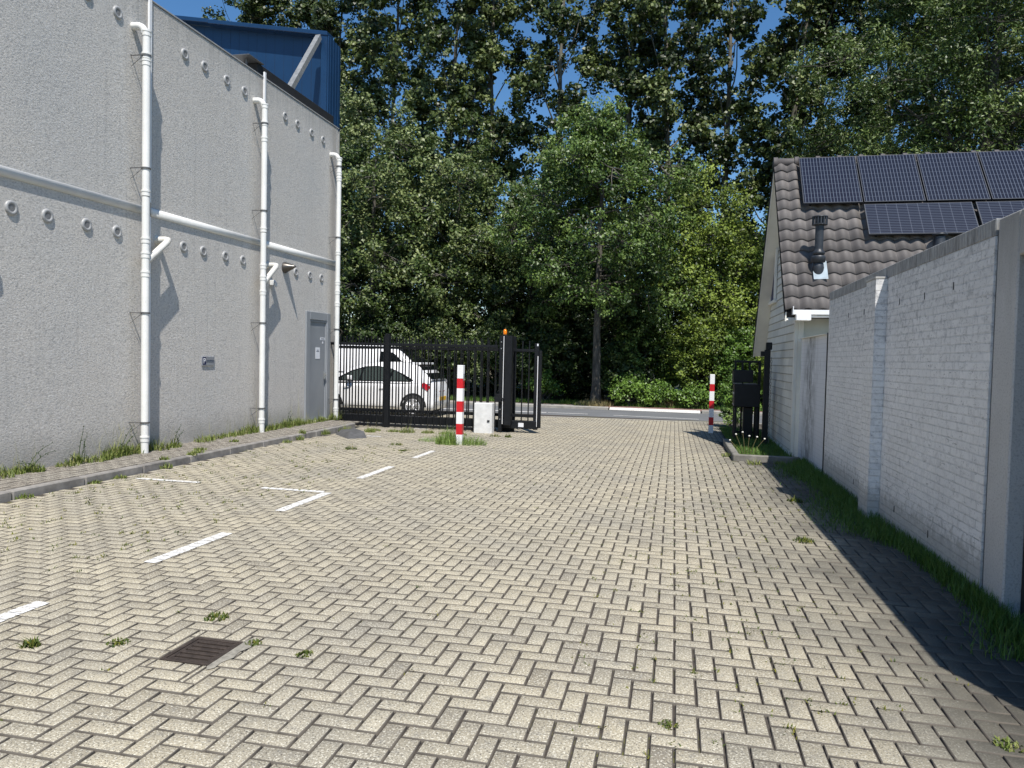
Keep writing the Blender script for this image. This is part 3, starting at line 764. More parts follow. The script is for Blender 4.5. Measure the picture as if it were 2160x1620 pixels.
mb=MB(); mb.bbox(2.185,2.62,5.44,5.765,-.25,2.70,.01); mb.build('column',M['portal'],po)
mb=MB(); mb.bbox(2.185,2.62,3.2,5.437,2.40,2.70,.01); mb.build('lintel',M['portal'],po)
mb=MB(); mb.bbox(2.185,2.62,2.9,3.197,-.25,2.70,.01); mb.build('column',M['portal'],po)
mb=MB(); mb.box(2.195,2.30,5.768,5.797,-.2,2.60); mb.build('joint_strip',M['stone'],po)
mb=MB()
for k in range(14): mb.bbox(2.285,2.31,3.22+k*.158,3.22+k*.158+.150,-.02,2.39,.006)
mb.build('door',M['blackmatt'],po)
mb=MB(); mb.box(2.33,2.6,3.198,5.439,-.2,2.398); mb.build('door_backing',M['blackmatt'],po)
mb=MB(); mb.box(2.41,9,-6,5.43,-.2,2.68) if False else None
# ---- house
Yr,Zr,Ye,Ze,Xr=15.83,5.71,13.50,2.58,1.85
hs=thing('house','white boarded house with a grey pantile roof and flue pipes','house',(5,16.7,0))
slope=Vector((0,Yr-Ye,Zr-Ze)); SL=slope.length; sd=slope.normalized(); sn=Vector((0,-sd.z,sd.y))
XE=10.0
YW0,YW1=14.02,18.45
def ztop(y): return Ze+(y-Ye)*(Zr-Ze)/(Yr-Ye)-.16 if y<Yr else Ze+ (2*Yr-y-Ye)*(Zr-Ze)/(Yr-Ye)-.16
mb=MB(); z=-.25; bh=.155
while z<5.6:
    z1=z+bh
    def yr(zz):
        a=Ye+(zz+.16-Ze)*(Yr-Ye)/(Zr-Ze); return max(YW0+.05,a),min(YW1,2*Yr-a)
    ya,yb=yr(z); yc,yd=yr(z1)
    if yd-yc>.05:
        x=2.13
        mb.add([(x-.012,ya,z+.004),(x-.012,yb,z+.004),(x,yd,z1-.001),(x,yc,z1-.001),(x+.004,ya,z),(x+.004,yb,z)],[(0,1,2,3),(0,4,5,1)])
    z=z1
def mat_board():
    t=NT('cream_boarding'); t.set(Roughness=.65); v=t.coord(); X=t.sep(v)
    row=t.math('FLOOR',t.math('DIVIDE',t.math('ADD',X[2],.25),.155))
    cb=t.n('ShaderNodeCombineXYZ'); t.l(t.math('FLOOR',t.math('MULTIPLY',t.math('ADD',X[1],t.math('MULTIPLY',row,.37)),1.3)),cb.inputs[0]); t.l(row,cb.inputs[1])
    wn=t.n('ShaderNodeTexWhiteNoise',noise_dimensions='2D'); t.l(cb.outputs[0],wn.inputs[0])
    b=t.ramp(wn.outputs[0],[(0,(.62,.61,.55)),(1,(.74,.73,.66))]); fr=t.math('FRACT',t.math('DIVIDE',t.math('ADD',X[2],.25),.155)); b=t.mix(t.ramp(fr,[(0,(.85,.85,.85)),(.09,(.6,.6,.6)),(.14,(0,0,0))]),b,(.22,.215,.19))
    mp=t.n('ShaderNodeMapping'); mp.inputs['Scale'].default_value=(1,4,.8); t.l(v,mp.inputs[0])
    b=t.mix(t.ramp(t.noise(mp.outputs[0],5,5,.7),[(.45,(0,0,0)),(.7,(.35,.35,.35))]),b,(.36,.35,.32)); t.col(b); return t.m
M['board']=mat_board()
mb.build('gable_boarding',M['board'],hs)
mb=MB(); mb.add([(2.15,YW0,-.3),(2.15,YW1,-.3),(2.15,YW1,ztop(YW1)),(2.15,Yr,ztop(Yr)),(2.15,YW0,ztop(YW0)),(XE,YW0,-.3),(XE,YW1,-.3),(XE,YW1,ztop(YW1)),(XE,Yr,ztop(Yr)),(XE,YW0,ztop(YW0))],
  [(0,1,2,3,4),(5,6,7,8,9),(0,5,9,4),(1,6,7,2),(4,9,8,3),(2,7,8,3)]); mb.build('wall',M['soffit'],hs)
mb=MB(); mb.bbox(2.095,2.149,YW0-.03,YW0+.07,-.25,2.62,.004); mb.bbox(2.151,2.25,YW0-.035,YW0-.003,-.25,2.62,.004); mb.bbox(2.085,2.128,YW0+.08,YW1,-.25,.02,.004); mb.build('corner_trim',M['cream'],hs)
# tiles
tw=.245; nc=14; cl=SL/nc; u=[];ncol=int((XE-Xr)/tw); S=12
Vt=[];Ft=[];tt=[]
def prof(f):   # pantile section 0..1
    return .052*(.5-.5*math.cos(2*math.pi*f))**.8-.012
for c in range(nc):
    for t_ in range(ncol):
        tn=float(np.clip(rng.normal(.5,.25),0,1)); b=len(Vt)
        jz=rng.normal(0,.002)
        for e in(0,1,2):
            s0=c*cl if e<2 else (c+1)*cl+.03
            h0=.045 if e==1 else (.045-.02 if e==0 else .018)
            for k in range(S+1):
                f=k/S; x=Xr+(t_+f)*tw
                off=h0+prof(f)+jz
                p=Vector((x,Ye,Ze))+sd*s0+sn*off; Vt.append(p[:])
        for e in(0,1):
            for k in range(S):
                a=b+e*(S+1)+k; Ft.append((a,a+1,a+S+2,a+S+1)); tt.append(tn)
roof=npmesh('roof',Vt,Ft,M['tile'],hs,tint=tt)
mb=MB(); # deck and the far slope
mb.add([(Xr,Ye+.02,Ze-.03),(XE,Ye+.02,Ze-.03),(XE,Yr,Zr),(Xr,Yr,Zr),(Xr,Ye+.06,Ze-.13),(XE,Ye+.06,Ze-.13),(XE,Yr,Zr-.13),(Xr,Yr,Zr-.13)],[(0,1,2,3),(4,5,6,7),(0,1,5,4),(3,0,4,7)])
zf_=Ze-(.0)
mb.add([(Xr,2*Yr-Ye+.45,Ze-.6),(XE,2*Yr-Ye+.45,Ze-.6),(XE,Yr,Zr+.04),(Xr,Yr,Zr+.04),(Xr,2*Yr-Ye+.45,Ze-.72),(XE,2*Yr-Ye+.45,Ze-.72),(XE,Yr,Zr-.09),(Xr,Yr,Zr-.09)],[(0,1,2,3),(4,5,6,7),(0,1,5,4),(3,0,4,7)])
mb.build('roof_deck',M['blackmatt'],hs)
def ss(o): o.parent=roof; return o
mb=MB(); x=Xr-.01
while x<XE:
    mb.tube([(x,Yr,Zr+.02),(x+.08,Yr,Zr+.02),(x+.081,Yr,Zr+.02),(x+.41,Yr,Zr+.015)],[.115,.115,.095,.09],14); x+=.40
ss(mb.build('ridge_tiles',M['tile']))
# barge boards and soffits on the gable
mb=MB()
yn,zn=Ye+.05,Ze-.02
for (ya,za,yb,zb) in((Ye+.02,Ze-.02,Yr,Zr-.02),(2*Yr-Ye+.45,Ze-.62,Yr,Zr-.02)):
    mb.add([(Xr+.005,ya,za),(Xr+.005,yb,zb),(Xr+.005,yb,zb-.16),(Xr+.005,ya,za-.16),(Xr+.03,ya,za),(Xr+.03,yb,zb),(Xr+.03,yb,zb-.16),(Xr+.03,ya,za-.16)],[(0,1,2,3),(4,5,6,7),(3,2,6,7),(0,3,7,4)])
    mb.add([(Xr+.031,ya,za-.14),(Xr+.031,yb,zb-.14),(2.14,yb,zb-.14),(2.14,ya,za-.14)],[(0,1,2,3)])
mb.build('barge_board',M['cream'],hs)
mb=MB()
for (ya,za,yb,zb) in((Ye+.0,Ze+.02,Yr,Zr+.02),(2*Yr-Ye+.46,Ze-.58,Yr,Zr+.02)):
    mb.add([(Xr-.01,ya,za),(Xr-.01,yb,zb),(Xr-.01,yb,zb-.05),(Xr-.01,ya,za-.05),(Xr+.004,ya,za),(Xr+.004,yb,zb),(Xr+.004,yb,zb-.05),(Xr+.004,ya,za-.05)],[(0,1,2,3),(4,5,6,7),(3,2,6,7),(0,3,7,4)])
mb.build('verge_strip',M['blackmatt'],hs)
mb=MB(); # box gutter
mb.bbox(1.98,XE,Ye-.10,Ye-.085,Ze-.07,Ze+.01,.003); mb.box(1.98,XE,Ye-.084,Ye+.06,Ze-.07,Ze-.055); mb.bbox(1.965,1.979,Ye-.10,Ye+.06,Ze-.07,Ze+.07,.003)
mb.build('gutter',M['white'],hs)
mb=MB(); mb.bbox(2.02,2.26,Ye-.13,Ye+.11,Ze-.17,Ze-.075,.004); mb.bbox(2.262,XE,Ye-.04,Ye+.115,Ze-.115,Ze-.078,.004); mb.build('eaves_box',M['white'],hs)
# gable window side trim, camera
mb=MB(); mb.bbox(2.07,2.115,16.8,16.95,3.05,4.15,.005); mb.bbox(2.07,2.115,17.6,17.75,3.05,4.15,.005); mb.bbox(2.05,2.12,16.75,17.8,2.98,3.045,.005); o=mb.build('window',M['cream'],hs)
mb=MB(); mb.box(2.10,2.114,16.952,17.598,3.05,4.1); q=mb.build('pane',M['navy']); q.parent=o
mb=MB(); mb.tube([(2.12,17.9,3.98),(1.99,17.78,3.96)],.045,12); mb.build('security_camera',M['cream'],hs)
def onroof(x,s,h=0): return Vector((x,Ye,Ze))+sd*s+sn*h
def s_at(y): return (y-Ye)/sd.y
# flues
mb=MB(); b=onroof(2.45,s_at(14.04),.06)
mb.add([onroof(2.36,s_at(13.90),.075),onroof(2.60,s_at(13.90),.085),onroof(2.60,s_at(14.16),.085),onroof(2.36,s_at(14.16),.075)],[(0,1,2,3)]); ss(mb.build('flashing',M['lead']))
mb=MB(); c=b
mb.lathe((c.x,c.y,c.z-.1),[(.09,0),(.095,.10),(.10,.14),(.085,.2),(.075,.22)],18)
mb.lathe((c.x,c.y,c.z+.12),[(.07,0),(.115,.02),(.12,.10),(.115,.13),(.075,.14)],18)
mb.lathe((c.x,c.y,c.z+.26),[(.075,0),(.105,.02),(.105,.06),(.075,.09),(.072,.12),(.072,.55)],18)
for k in range(16):
    a=2*math.pi*k/16; mb.box(-.006,.006,-.012,.012,0,.14,lambda x,y,z,a=a:(c.x+math.cos(a)*(.125+x)-math.sin(a)*y,c.y+math.sin(a)*(.125+x)+math.cos(a)*y,c.z+.80+z))
mb.lathe((c.x,c.y,c.z+.80),[(.0,-.005),(.13,-.005),(.13,.008),(.0,.008)],18); mb.lathe((c.x,c.y,c.z+.93),[(0,0),(.135,0),(.135,.02),(0,.025)],18)
mb.lathe((c.x,c.y,c.z+.78),[(.075,0),(.075,.15)],12)
ss(mb.build('flue_pipe',M['flue']))
mb=MB(); c=onroof(4.48,s_at(14.28),.05)
mb.lathe((c.x,c.y,c.z-.05),[(.15,0),(.13,.10),(.10,.2),(.09,.3),(.09,.34)],18); mb.lathe((c.x,c.y,c.z+.31),[(0,0),(.12,0),(.12,.03),(0,.04)],18); ss(mb.build('vent_pipe',M['flue']))
def panel(x0,x1,s0,s1,mat,lab):
    t=thing('solar_panel',lab,'solar panel',onroof((x0+x1)/2,(s0+s1)/2,.12)[:],'solar panels on the pantile roof')
    mb=MB(); P=lambda x,s,h:onroof(x,s,h)
    mb.bbox(x0,x1,s0,s1,.155,.19,.003,P); mb.build('frame',M['alu'],t)
    e=.014; me=bpy.data.meshes.new('cells'); 
    V=[P(x0+e,s0+e,.1915),P(x1-e,s0+e,.1915),P(x1-e,s1-e,.1915),P(x0+e,s1-e,.1915)]
    me.from_pydata([v[:] for v in V],[],[(0,1,2,3)]); uv=me.uv_layers.new(name='UVMap')
    for i,q in enumerate(((0,0),(1,0),(1,1),(0,1))): uv.data[i].uv=q
    me.materials.append(mat); o=bpy.data.objects.new('cells',me); link(o); o.parent=t; o.matrix_parent_inverse=Matrix.Translation(-Vector(t.location))
    mb=MB()
    for xx in(x0+.12,x1-.16): mb.box(xx,xx+.04,s0+.05,s1-.05,.07,.153,P)
    mb.build('mounting_rail',M['alu'],t)
xs=[2.285,3.355,4.425,5.495,6.565]; lab=['first upright dark solar panel at the left end of the upper row','second upright solar panel of the upper row from the left','third upright solar panel of the upper row from the left','fourth upright solar panel of the upper row, cut by the photo edge']
s0,s1=s_at(15.0),s_at(15.79)
for k in range(4): panel(xs[k]+.012,xs[k+1]-.012,s0,s1,M['pv_v'],lab[k])
panel(3.35,5.16,s_at(14.49),s_at(14.965),M['pv_h'],'lying solar panel at the left of the lower row behind the vent pipe')
panel(5.22,7.03,s_at(14.49),s_at(14.965),M['pv_h'],'lying solar panel of the lower row partly hidden by the garden wall coping')
# ---- planting bed, posts and letterboxes
mb=MB(); mb.bbox(1.03,2.12,13.06,13.18,-.3,.075,.012); mb.bbox(1.03,1.15,13.183,14.1,-.3,.07,.012); mb.bbox(1.035,1.155,14.105,15.1,-.3,.06,.012); mb.bbox(1.05,1.17,15.105,16.1,-.3,.04,.012)
struct(mb.build('bed_kerb',M['kerbbed']))
strip('bed_soil',[(1.1,13.15),(2.2,13.15),(2.2,19.5),(1.2,19.5),(1.1,16)],-.02,M['soil'])
gp=thing('gate_receiving_post','tall black steel post with a hanging chain in front of the boarded gable','gate post',(1.83,15.6,0))
mb=MB(); mb.bbox(1.775,1.885,15.55,15.66,-.15,1.93,.006); mb.build('post',M['black'],gp)
mb=MB(); mb.bbox(1.80,1.91,15.53,15.68,1.932,2.08,.008); mb.bbox(1.70,1.80,15.56,15.64,1.80,1.90,.008); mb.build('post_head',M['black'],gp)
mb=MB(); z=1.75;k=0
while z>.05:
    n=10; pts=[]
    for i in range(n+1):
        a=2*math.pi*i/n; dx,dz=.014*math.cos(a),.034*math.sin(a)
        pts.append((1.905+(dx if k%2 else 0),15.56+(0 if k%2 else dx),z+dz))
    mb.tube(pts,.0045,6,False); z-=.056;k+=1
mb.build('chain',M['dark_metal'],gp)
lf=thing('black_fence_panel','black steel bar fence panel behind the letterboxes','fence',(1.55,16.9,0))
mb=MB()
for x in(1.32,1.47,1.62): mb.box(x-.02,x+.02,16.88,16.92,-.1,1.66)
mb.build('bars',M['black'],lf); mb=MB(); mb.bbox(1.29,1.86,16.87,16.93,1.66,1.71,.005); mb.bbox(1.80,1.86,16.87,16.93,-.1,1.658,.005); mb.bbox(1.29,1.795,16.87,16.93,.1,.15,.005); mb.build('rails',M['black'],lf)
ml=thing('letterbox_bank','bank of black metal letterboxes on legs in the shade of the house','letterboxes',(1.55,16.6,0))
mb=MB(); mb.bbox(1.27,1.80,16.35,16.8,.71,1.20,.01); mb.build('lower_box',M['black'],ml)
mb=MB(); mb.bbox(1.25,1.66,16.45,16.85,1.23,1.50,.01); mb.build('upper_box',M['black'],ml)
mb=MB(); mb.bbox(1.24,1.42,16.36,16.44,1.20,1.225,.003); mb.bbox(1.46,1.72,16.36,16.44,1.20,1.225,.003); mb.build('box_lids',M['dark_metal'],ml)
mb=MB()
for k in range(5): mb.box(1.264,1.2695,16.40+.08*k,16.46+.08*k,.98,1.02); mb.box(1.264,1.2695,16.40+.08*k,16.46+.08*k,.75,.77)
mb.build('slots',M['signgrey'],ml)
for (x,y) in((1.31,16.4),(1.75,16.4),(1.31,16.75),(1.75,16.75)):
    mb=MB(); mb.bbox(x-.025,x+.025,y-.025,y+.025,-.12,.708,.004); mb.build('leg',M['black'],ml)
mb=MB(); mb.bbox(1.48,1.68,16.5,16.7,-.12,.70,.01); mb.build('side_cabinet',M['black'],ml)
# ---------------------------------------------------------------- cars
def paint(name,col,rough=.3):
    t=NT(name); t.set(Base_Color=col,Roughness=rough); t.b.inputs['Coat Weight'].default_value=.8; t.b.inputs['Coat Roughness'].default_value=.06; return t.m
M['carwhite']=paint('white_car_paint',(.90,.90,.90)); M['glass']=paint('tinted_glass',(.006,.008,.009),.05)
M['glass2']=paint('side_glass',(.05,.065,.06),.06)
M['tyre']=simple('tyre',(.02,.02,.02),.8,0,.2,30); M['rim']=simple('alloy',(.62,.62,.63),.35,.4,.05,10); M['tail']=paint('tail_lamp',(.45,.005,.01),.15)
M['plate']=simple('yellow_plate',(.65,.38,.01),.5,0,.05,10)
def loft(mb,prof_x,low,high,half,cy,nz=8,crown=.0):
    """body shell: stations along x with lower/upper z and half widths at several heights"""
    n=len(prof_x); ring=[]
    m_=2*(nz+1)
    for i,x in enumerate(prof_x):
        zl,zh,hw=low[i],high[i],half[i]; R_=[]
        for k in range(nz+1):
            f=k/nz; z=zl+(zh-zl)*f
            bulge=1-.10*(1-min(1,f*5))**2-.035*f**2-.22*max(0,(f-.86)/.14)**2
            R_.append((x,cy-hw*bulge,z))
        for k in range(nz,-1,-1):
            f=k/nz; z=zl+(zh-zl)*f
            bulge=1-.10*(1-min(1,f*5))**2-.035*f**2-.22*max(0,(f-.86)/.14)**2
            R_.append((x,cy+hw*bulge,z))
        ring+=R_
    F=[]
    for i in range(n-1):
        for k in range(m_):
            k2=(k+1)%m_; F.append((i*m_+k,i*m_+k2,(i+1)*m_+k2,(i+1)*m_+k))
    F.append(tuple(range(m_))); F.append(tuple((n-1)*m_+k for k in range(m_)))
    mb.add(ring,F,True)
def wheel(par,x,y,z,r,side):
    w_=bpy.data.objects.new('wheel',None)
    mb=MB(); sgn=side
    mb.lathe((x,y,z),[(r*.66,-.10),(r*.93,-.10),(r,-.06),(r,.06),(r*.93,.10),(r*.66,.10)],32,'y'); ty=mb.build('wheel',M['tyre'],par)
    mb=MB(); mb.lathe((x,y,z),[(r*.66,sgn*.10),(r*.60,sgn*.06),(r*.55,sgn*.0),(.0,sgn*-.01)],24,'y')
    b=mb.build('rim_well',M['blackmatt']); b.parent=ty
    mb=MB(); mb.lathe((x,y,z),[(r*.68,sgn*.098),(r*.67,sgn*.11),(r*.60,sgn*.10),(r*.6,sgn*.08)],28,'y'); mb.lathe((x,y,z),[(0,sgn*.085),(r*.16,sgn*.085),(r*.2,sgn*.06)],14,'y')
    for k in range(5):
        for o_ in(-.14,.14):
            a=2*math.pi*k/5+.3
            p=Vector((x+math.cos(a+o_)*r*.16,y+sgn*.07,z+math.sin(a+o_)*r*.16)); q=Vector((x+math.cos(a+o_*.9)*r*.63,y+sgn*.09,z+math.sin(a+o_*.9)*r*.63)); mb.tube([p,q],.024,6)
    b=mb.build('rim',M['rim']); b.parent=ty
car=thing('parked_car','white hatchback with a red tail light parked behind the bar fence','car',(-8.6,21.2,-.15))
CY=21.0; HW=.88; g0=-.15
# stations from rear (x=-6.40) to front (x=-10.85)
X_=[-6.78,-6.82,-6.89,-7.02,-7.28,-7.6,-8.1,-8.6,-9.1,-9.5,-9.9,-10.3,-10.6,-10.8,-10.86]
lo=[.30,.12,.06,.05,.05,.04,.04,.04,.04,.04,.05,.05,.06,.15,.3]
hi=[.46,.66,.86,.95,.92,.90,.885,.88,.87,.86,.83,.76,.68,.55,.42]
hw=[.70,.79,.83,.86,.875,.88,.88,.88,.88,.88,.875,.86,.82,.74,.6]
mb=MB(); loft(mb,X_,lo,hi,hw,CY,10); body=mb.build('body',M['carwhite'],car)
# greenhouse: roof and pillars white
Xg=[-6.90,-7.15,-7.42,-7.75,-8.2,-8.7,-9.1,-9.5,-9.95,-10.0]
hg=[.95,1.20,1.42,1.445,1.455,1.44,1.39,1.26,.93,.86]
mb=MB(); n=len(Xg); V=[];F=[]
for i,x in enumerate(Xg):
    zh=hg[i]; top=HW-.27; 
    f=(zh-.86)/.6; w1=HW-.06-.24*f
    for (yy,zz) in((-HW+.05,.84),(-w1,zh-.035),(-w1+.10,zh),(w1-.10,zh),(w1,zh-.035),(HW-.05,.84)): V.append((x,CY+yy,zz))
for i in range(n-1):
    for k in range(5): F.append((i*6+k,i*6+k+1,(i+1)*6+k+1,(i+1)*6+k))
mb.add(V,F,True); mb.build('roof',M['carwhite'],car)
# side glass: follows the sloping side
def side(x,z,off=.008,s=-1):
    w0=HW-.05; 
    zh=np.interp(x,Xg[::-1],hg[::-1]); f=(zh-.86)/.6; w1=HW-.06-.24*f
    t=(z-.84)/max(.02,(zh-.035-.84)); return (x,CY+s*(w0+(w1-w0)*t+off),z)
def sidepoly(name,pts,mat,par,off=.008,s=-1):
    mb=MB()
    # fan with subdivided outline
    P=[]
    for i in range(len(pts)):
        a,b=pts[i],pts[(i+1)%len(pts)]
        for k in range(4): P.append((a[0]+(b[0]-a[0])*k/4,a[1]+(b[1]-a[1])*k/4))
    V=[side(x,z,off,s) for x,z in P]; c=side(sum(p[0] for p in P)/len(P),sum(p[1] for p in P)/len(P),off+.004,s); V.append(c); k=len(P)
    mb.add(V,[(i,(i+1)%k,k) for i in range(k)],True); return mb.build(name,mat,par)
for s in(-1,1):
    sidepoly('window_surround',[(-7.42,.93),(-7.75,1.10),(-8.15,1.255),(-8.6,1.325),(-9.0,1.30),(-9.4,1.18),(-9.85,.94),(-9.8,.86),(-7.5,.885)],M['glass'],body,.006,s)
    for pts in([(-8.25,.90),(-8.12,1.235),(-8.6,1.30),(-9.02,1.265),(-9.05,.89)],[(-7.58,.915),(-7.80,1.07),(-8.06,1.20),(-8.16,.905)],[(-9.12,.89),(-9.09,1.235),(-9.38,1.15),(-9.68,.96),(-9.66,.885)]):
        sidepoly('window',pts,M['glass2'],body,.012,s)
# rear glass
mb=MB(); 
V=[(-6.915,CY-.68,.962),(-6.915,CY+.68,.962),(-7.145,CY+.64,1.15),(-7.145,CY-.64,1.15),(-7.38,CY-.56,1.38),(-7.38,CY+.56,1.38)]
V=[(x+.02,y,z+.02) for x,y,z in V]; mb.add(V,[(0,1,2,3),(3,2,5,4)],True); mb.build('rear_window',M['glass'],car)
mb=MB(); mb.bbox(-7.60,-7.28,CY-.60,CY+.60,1.385,1.45,.015); mb.build('roof_spoiler',M['carwhite'],car)
def bodyside(x,z,off=.01,s=-1):
    h=np.interp(x,X_[::-1],hw[::-1]); zl=np.interp(x,X_[::-1],lo[::-1]); zh=np.interp(x,X_[::-1],hi[::-1]); f=(z-zl)/(zh-zl)
    b=1-.10*(1-min(1,f*5))**2-.035*f**2-.22*max(0,(f-.86)/.14)**2
    return (x,CY+s*(h*b+off),z)
for s in(-1,1):
    mb=MB(); P=[(-7.32,.905),(-7.07,.87),(-6.89,.76),(-6.80,.60),(-6.97,.64),(-7.14,.75)]
    V=[bodyside(x,z,.03,s) for x,z in P]; V+=[(x,y-s*.05,z) for x,y,z in V]; mb.add(V,[(0,1,5),(1,2,4,5),(2,3,4)]+[(i,(i+1)%6,(i+1)%6+6,i+6) for i in range(6)],False); mb.build('tail_light',M['tail'],car)
    mb=MB()
    for (xa) in(-7.86,-9.12):
        mb.tube([bodyside(xa,z,.002,s) for z in(.12,.3,.5,.7,.86)],.004,5)
    mb.tube([bodyside(x,.135,.004,s) for x in(-7.95,-8.6,-9.4)],.008,5)
    mb.build('door_gap',M['blackmatt'],body)
    mb=MB(); mb.tube([bodyside(-8.28,.69,.03,s),bodyside(-8.45,.685,.035,s)],.014,8); mb.tube([bodyside(-9.42,.69,.03,s),bodyside(-9.58,.685,.035,s)],.014,8); mb.build('door_handle',M['carwhite'],body)
    for wx in(-7.40,-10.0):
        mb=MB(); V=[];n=28
        for k in range(n+1):
            a=math.pi*k/n-.15 if False else math.pi*(k/n)
            for rr_ in(.335,.40): 
                x=wx+math.cos(a)*rr_; z=.16+math.sin(a)*rr_; V.append(bodyside(x,max(z,.05),.006,s))
        mb.add(V,[(2*k,2*k+1,2*k+3,2*k+2) for k in range(n)],True)
        V=[bodyside(wx+math.cos(math.pi*k/n)*.36,.16+math.sin(math.pi*k/n)*.36,.004,s) for k in range(n+1)]+[bodyside(wx,.06,.004,s)]
        mb.add(V,[(k,k+1,n+1) for k in range(n)]); mb.build('wheel_arch',M['blackmatt'],body)
        wheel(car,wx,CY+s*(HW-.075),.175,.325,s)
mb=MB(); mb.bbox(-6.79,-6.76,CY-.28,CY+.28,.33,.45,.004); mb.build('number_plate',M['plate'],car)
mb=MB(); mb.bbox(-9.45,-9.28,CY-1.03,CY-.86,.90,1.03,.03); mb.build('wing_mirror',M['carwhite'],car)
mb=MB()
for yy in(-.36,.36):
    mb.tube([(-8.72,CY+yy,.9),(-8.74,CY+yy,1.12)],.09,10); mb.tube([(-8.05,CY+yy,.9),(-8.02,CY+yy,1.1)],.09,10)
mb.build('head_rest',M['blackmatt'],car)
# van
van=thing('parked_van','white panel van standing on the road behind the white hatchback','van',(-11.5,24.8,-.16))
VY=24.95; VH=.95
Xv=[-8.50,-8.54,-8.62,-8.78,-9.0,-9.65,-10.2,-11.0,-12.0,-13.2,-13.28]
hv=[.50,.72,.88,1.02,1.10,1.14,1.14,1.14,1.14,1.14,1.14]; lv=[.15,.05,.02,0,0,0,0,0,0,0,.05]; wv=[.70,.82,.90,.94,.95,.95,.95,.95,.95,.95,.92]
mb=MB(); loft(mb,Xv,lv,hv,wv,VY,10); vb=mb.build('body',M['carwhite'],van)
Xt=[-8.66,-8.76,-9.0,-9.3,-9.62,-9.95,-10.5,-11.5,-12.8,-13.15,-13.28]; ht=[1.10,1.22,1.48,1.74,1.93,1.985,2.005,2.01,2.0,1.96,1.6]
mb=MB(); V=[];F=[]
for i,x in enumerate(Xt):
    zh=ht[i]; f=(zh-1.05)/.96; w1=VH-.02-.13*f
    for (yy,zz) in((-VH+.01,1.04),(-w1,max(zh-.09,1.05)),(-w1+.12,zh),(w1-.12,zh),(w1,max(zh-.09,1.05)),(VH-.01,1.04)): V.append((x,VY+yy,zz))
for i in range(len(Xt)-1):
    for k in range(5): F.append((i*6+k,i*6+k+1,(i+1)*6+k+1,(i+1)*6+k))
F.append(tuple(6*(len(Xt)-1)+k for k in range(6)))
mb.add(V,F,True); mb.build('cargo_shell',M['carwhite'],van)
def vside(x,z,off,s):
    zh=np.interp(x,Xt[::-1],ht[::-1]); f=(zh-1.05)/.96; w1=VH-.02-.13*f; t=(z-1.04)/max(.02,zh-.09-1.04); return (x,VY+s*(VH-.01+(w1-VH+.01)*t+off),z)
for s in(-1,1):
    mb=MB(); P=[(-8.98,1.20),(-9.62,1.74),(-10.12,1.78),(-10.12,1.20)]; mb.add([vside(x,z,.01,s) for x,z in P],[(0,1,2,3)]); mb.build('side_window',M['glass'],vb)
    for wx in(-9.15,-12.4): wheel(van,wx,VY+s*.86,.14,.32,s)
    mb=MB(); mb.bbox(-9.3,-9.12,VY+s*1.02-.09,VY+s*1.02+.09,1.15,1.38,.03); mb.build('wing_mirror',M['carwhite'],van)
    mb=MB(); mb.tube([vside(-10.22,1.1,.0,s),vside(-10.22,1.88,.0,s)],.004,5); mb.tube([vside(x,1.86,.0,s) for x in(-10.3,-11,-12,-13)],.008,5); mb.build('panel_gap',M['vent'],vb)
mb=MB(); V=[(-8.72,VY-.78,1.26),(-8.72,VY+.78,1.26),(-9.27,VY+.72,1.745),(-9.27,VY-.72,1.745),(-9.56,VY-.68,1.92),(-9.56,VY+.68,1.92)]
V=[(x+.03,y,z+.02) for x,y,z in V]; mb.add(V,[(0,1,2,3),(3,2,5,4)],True); mb.build('windscreen',M['glass'],van)
# ---------------------------------------------------------------- vegetation
def leaves(C,Rr,nper,size,tintc,aspect=.62,up=.35,out=.5,center=None,droop=0.0):
    """C: cluster centres (n,3) ; Rr radius (n,) ; returns V,Q,tint"""
    C=np.asarray(C,float); n=len(C); N=n*nper
    idx=np.repeat(np.arange(n),nper)
    d=rng.normal(size=(N,3)); d/=np.linalg.norm(d,axis=1,keepdims=True); rad=rng.random(N)**.45
    off=d*rad[:,None]*np.asarray(Rr)[idx][:,None]; off[:,2]*=.75
    p=C[idx]+off
    nrm=d*out+rng.normal(size=(N,3))*.5+np.array([0.12,-.38,up+.25]); nrm/=np.linalg.norm(nrm,axis=1,keepdims=True)
    a=rng.normal(size=(N,3)); a[:,2]-=droop; a-=nrm*(a*nrm).sum(1,keepdims=True); a/=np.linalg.norm(a,axis=1,keepdims=True)+1e-9
    b=np.cross(nrm,a); s=size*rng.uniform(.65,1.3,N)[:,None]
    v0=p-a*s*.5; v2=p+a*s*.5; v1=p+b*s*.5*aspect+nrm*s*.10-a*s*.08; v3=p-b*s*.5*aspect+nrm*s*.10-a*s*.08
    V=np.stack([v0,v1,v2,v3],1).reshape(-1,3); Q=np.arange(N*4).reshape(-1,4)
    t=np.clip(np.asarray(tintc)[idx]+rng.normal(0,.22,N),0,1)
    return V,Q,t
def blobpts(bl,n,shell=.45):
    x,y,z,rx,ry,rz=bl
    d=rng.normal(size=(n,3)); d/=np.linalg.norm(d,axis=1,keepdims=True)
    r=(shell+(1-shell)*rng.random(n))[:,None]
    return np.array([x,y,z])+d*r*np.array([rx,ry,rz])
def limb(mb,a,b,r0,r1,bend=.12,n=5):
    a,b=Vector(a),Vector(b); L_=(b-a).length; pts=[];rs=[]
    j1=Vector(rng.normal(size=3)*bend*L_*.35); j2=Vector(rng.normal(size=3)*bend*L_*.3)
    for k in range(n+1):
        f=k/n; p=a.lerp(b,f)+j1*math.sin(math.pi*f)+j2*math.sin(2*math.pi*f)*.5+Vector((0,0,-L_*.08*math.sin(math.pi*f)))
        pts.append(p); rs.append(r0+(r1-r0)*f)
    mb.tube(pts,rs,7,False); return pts
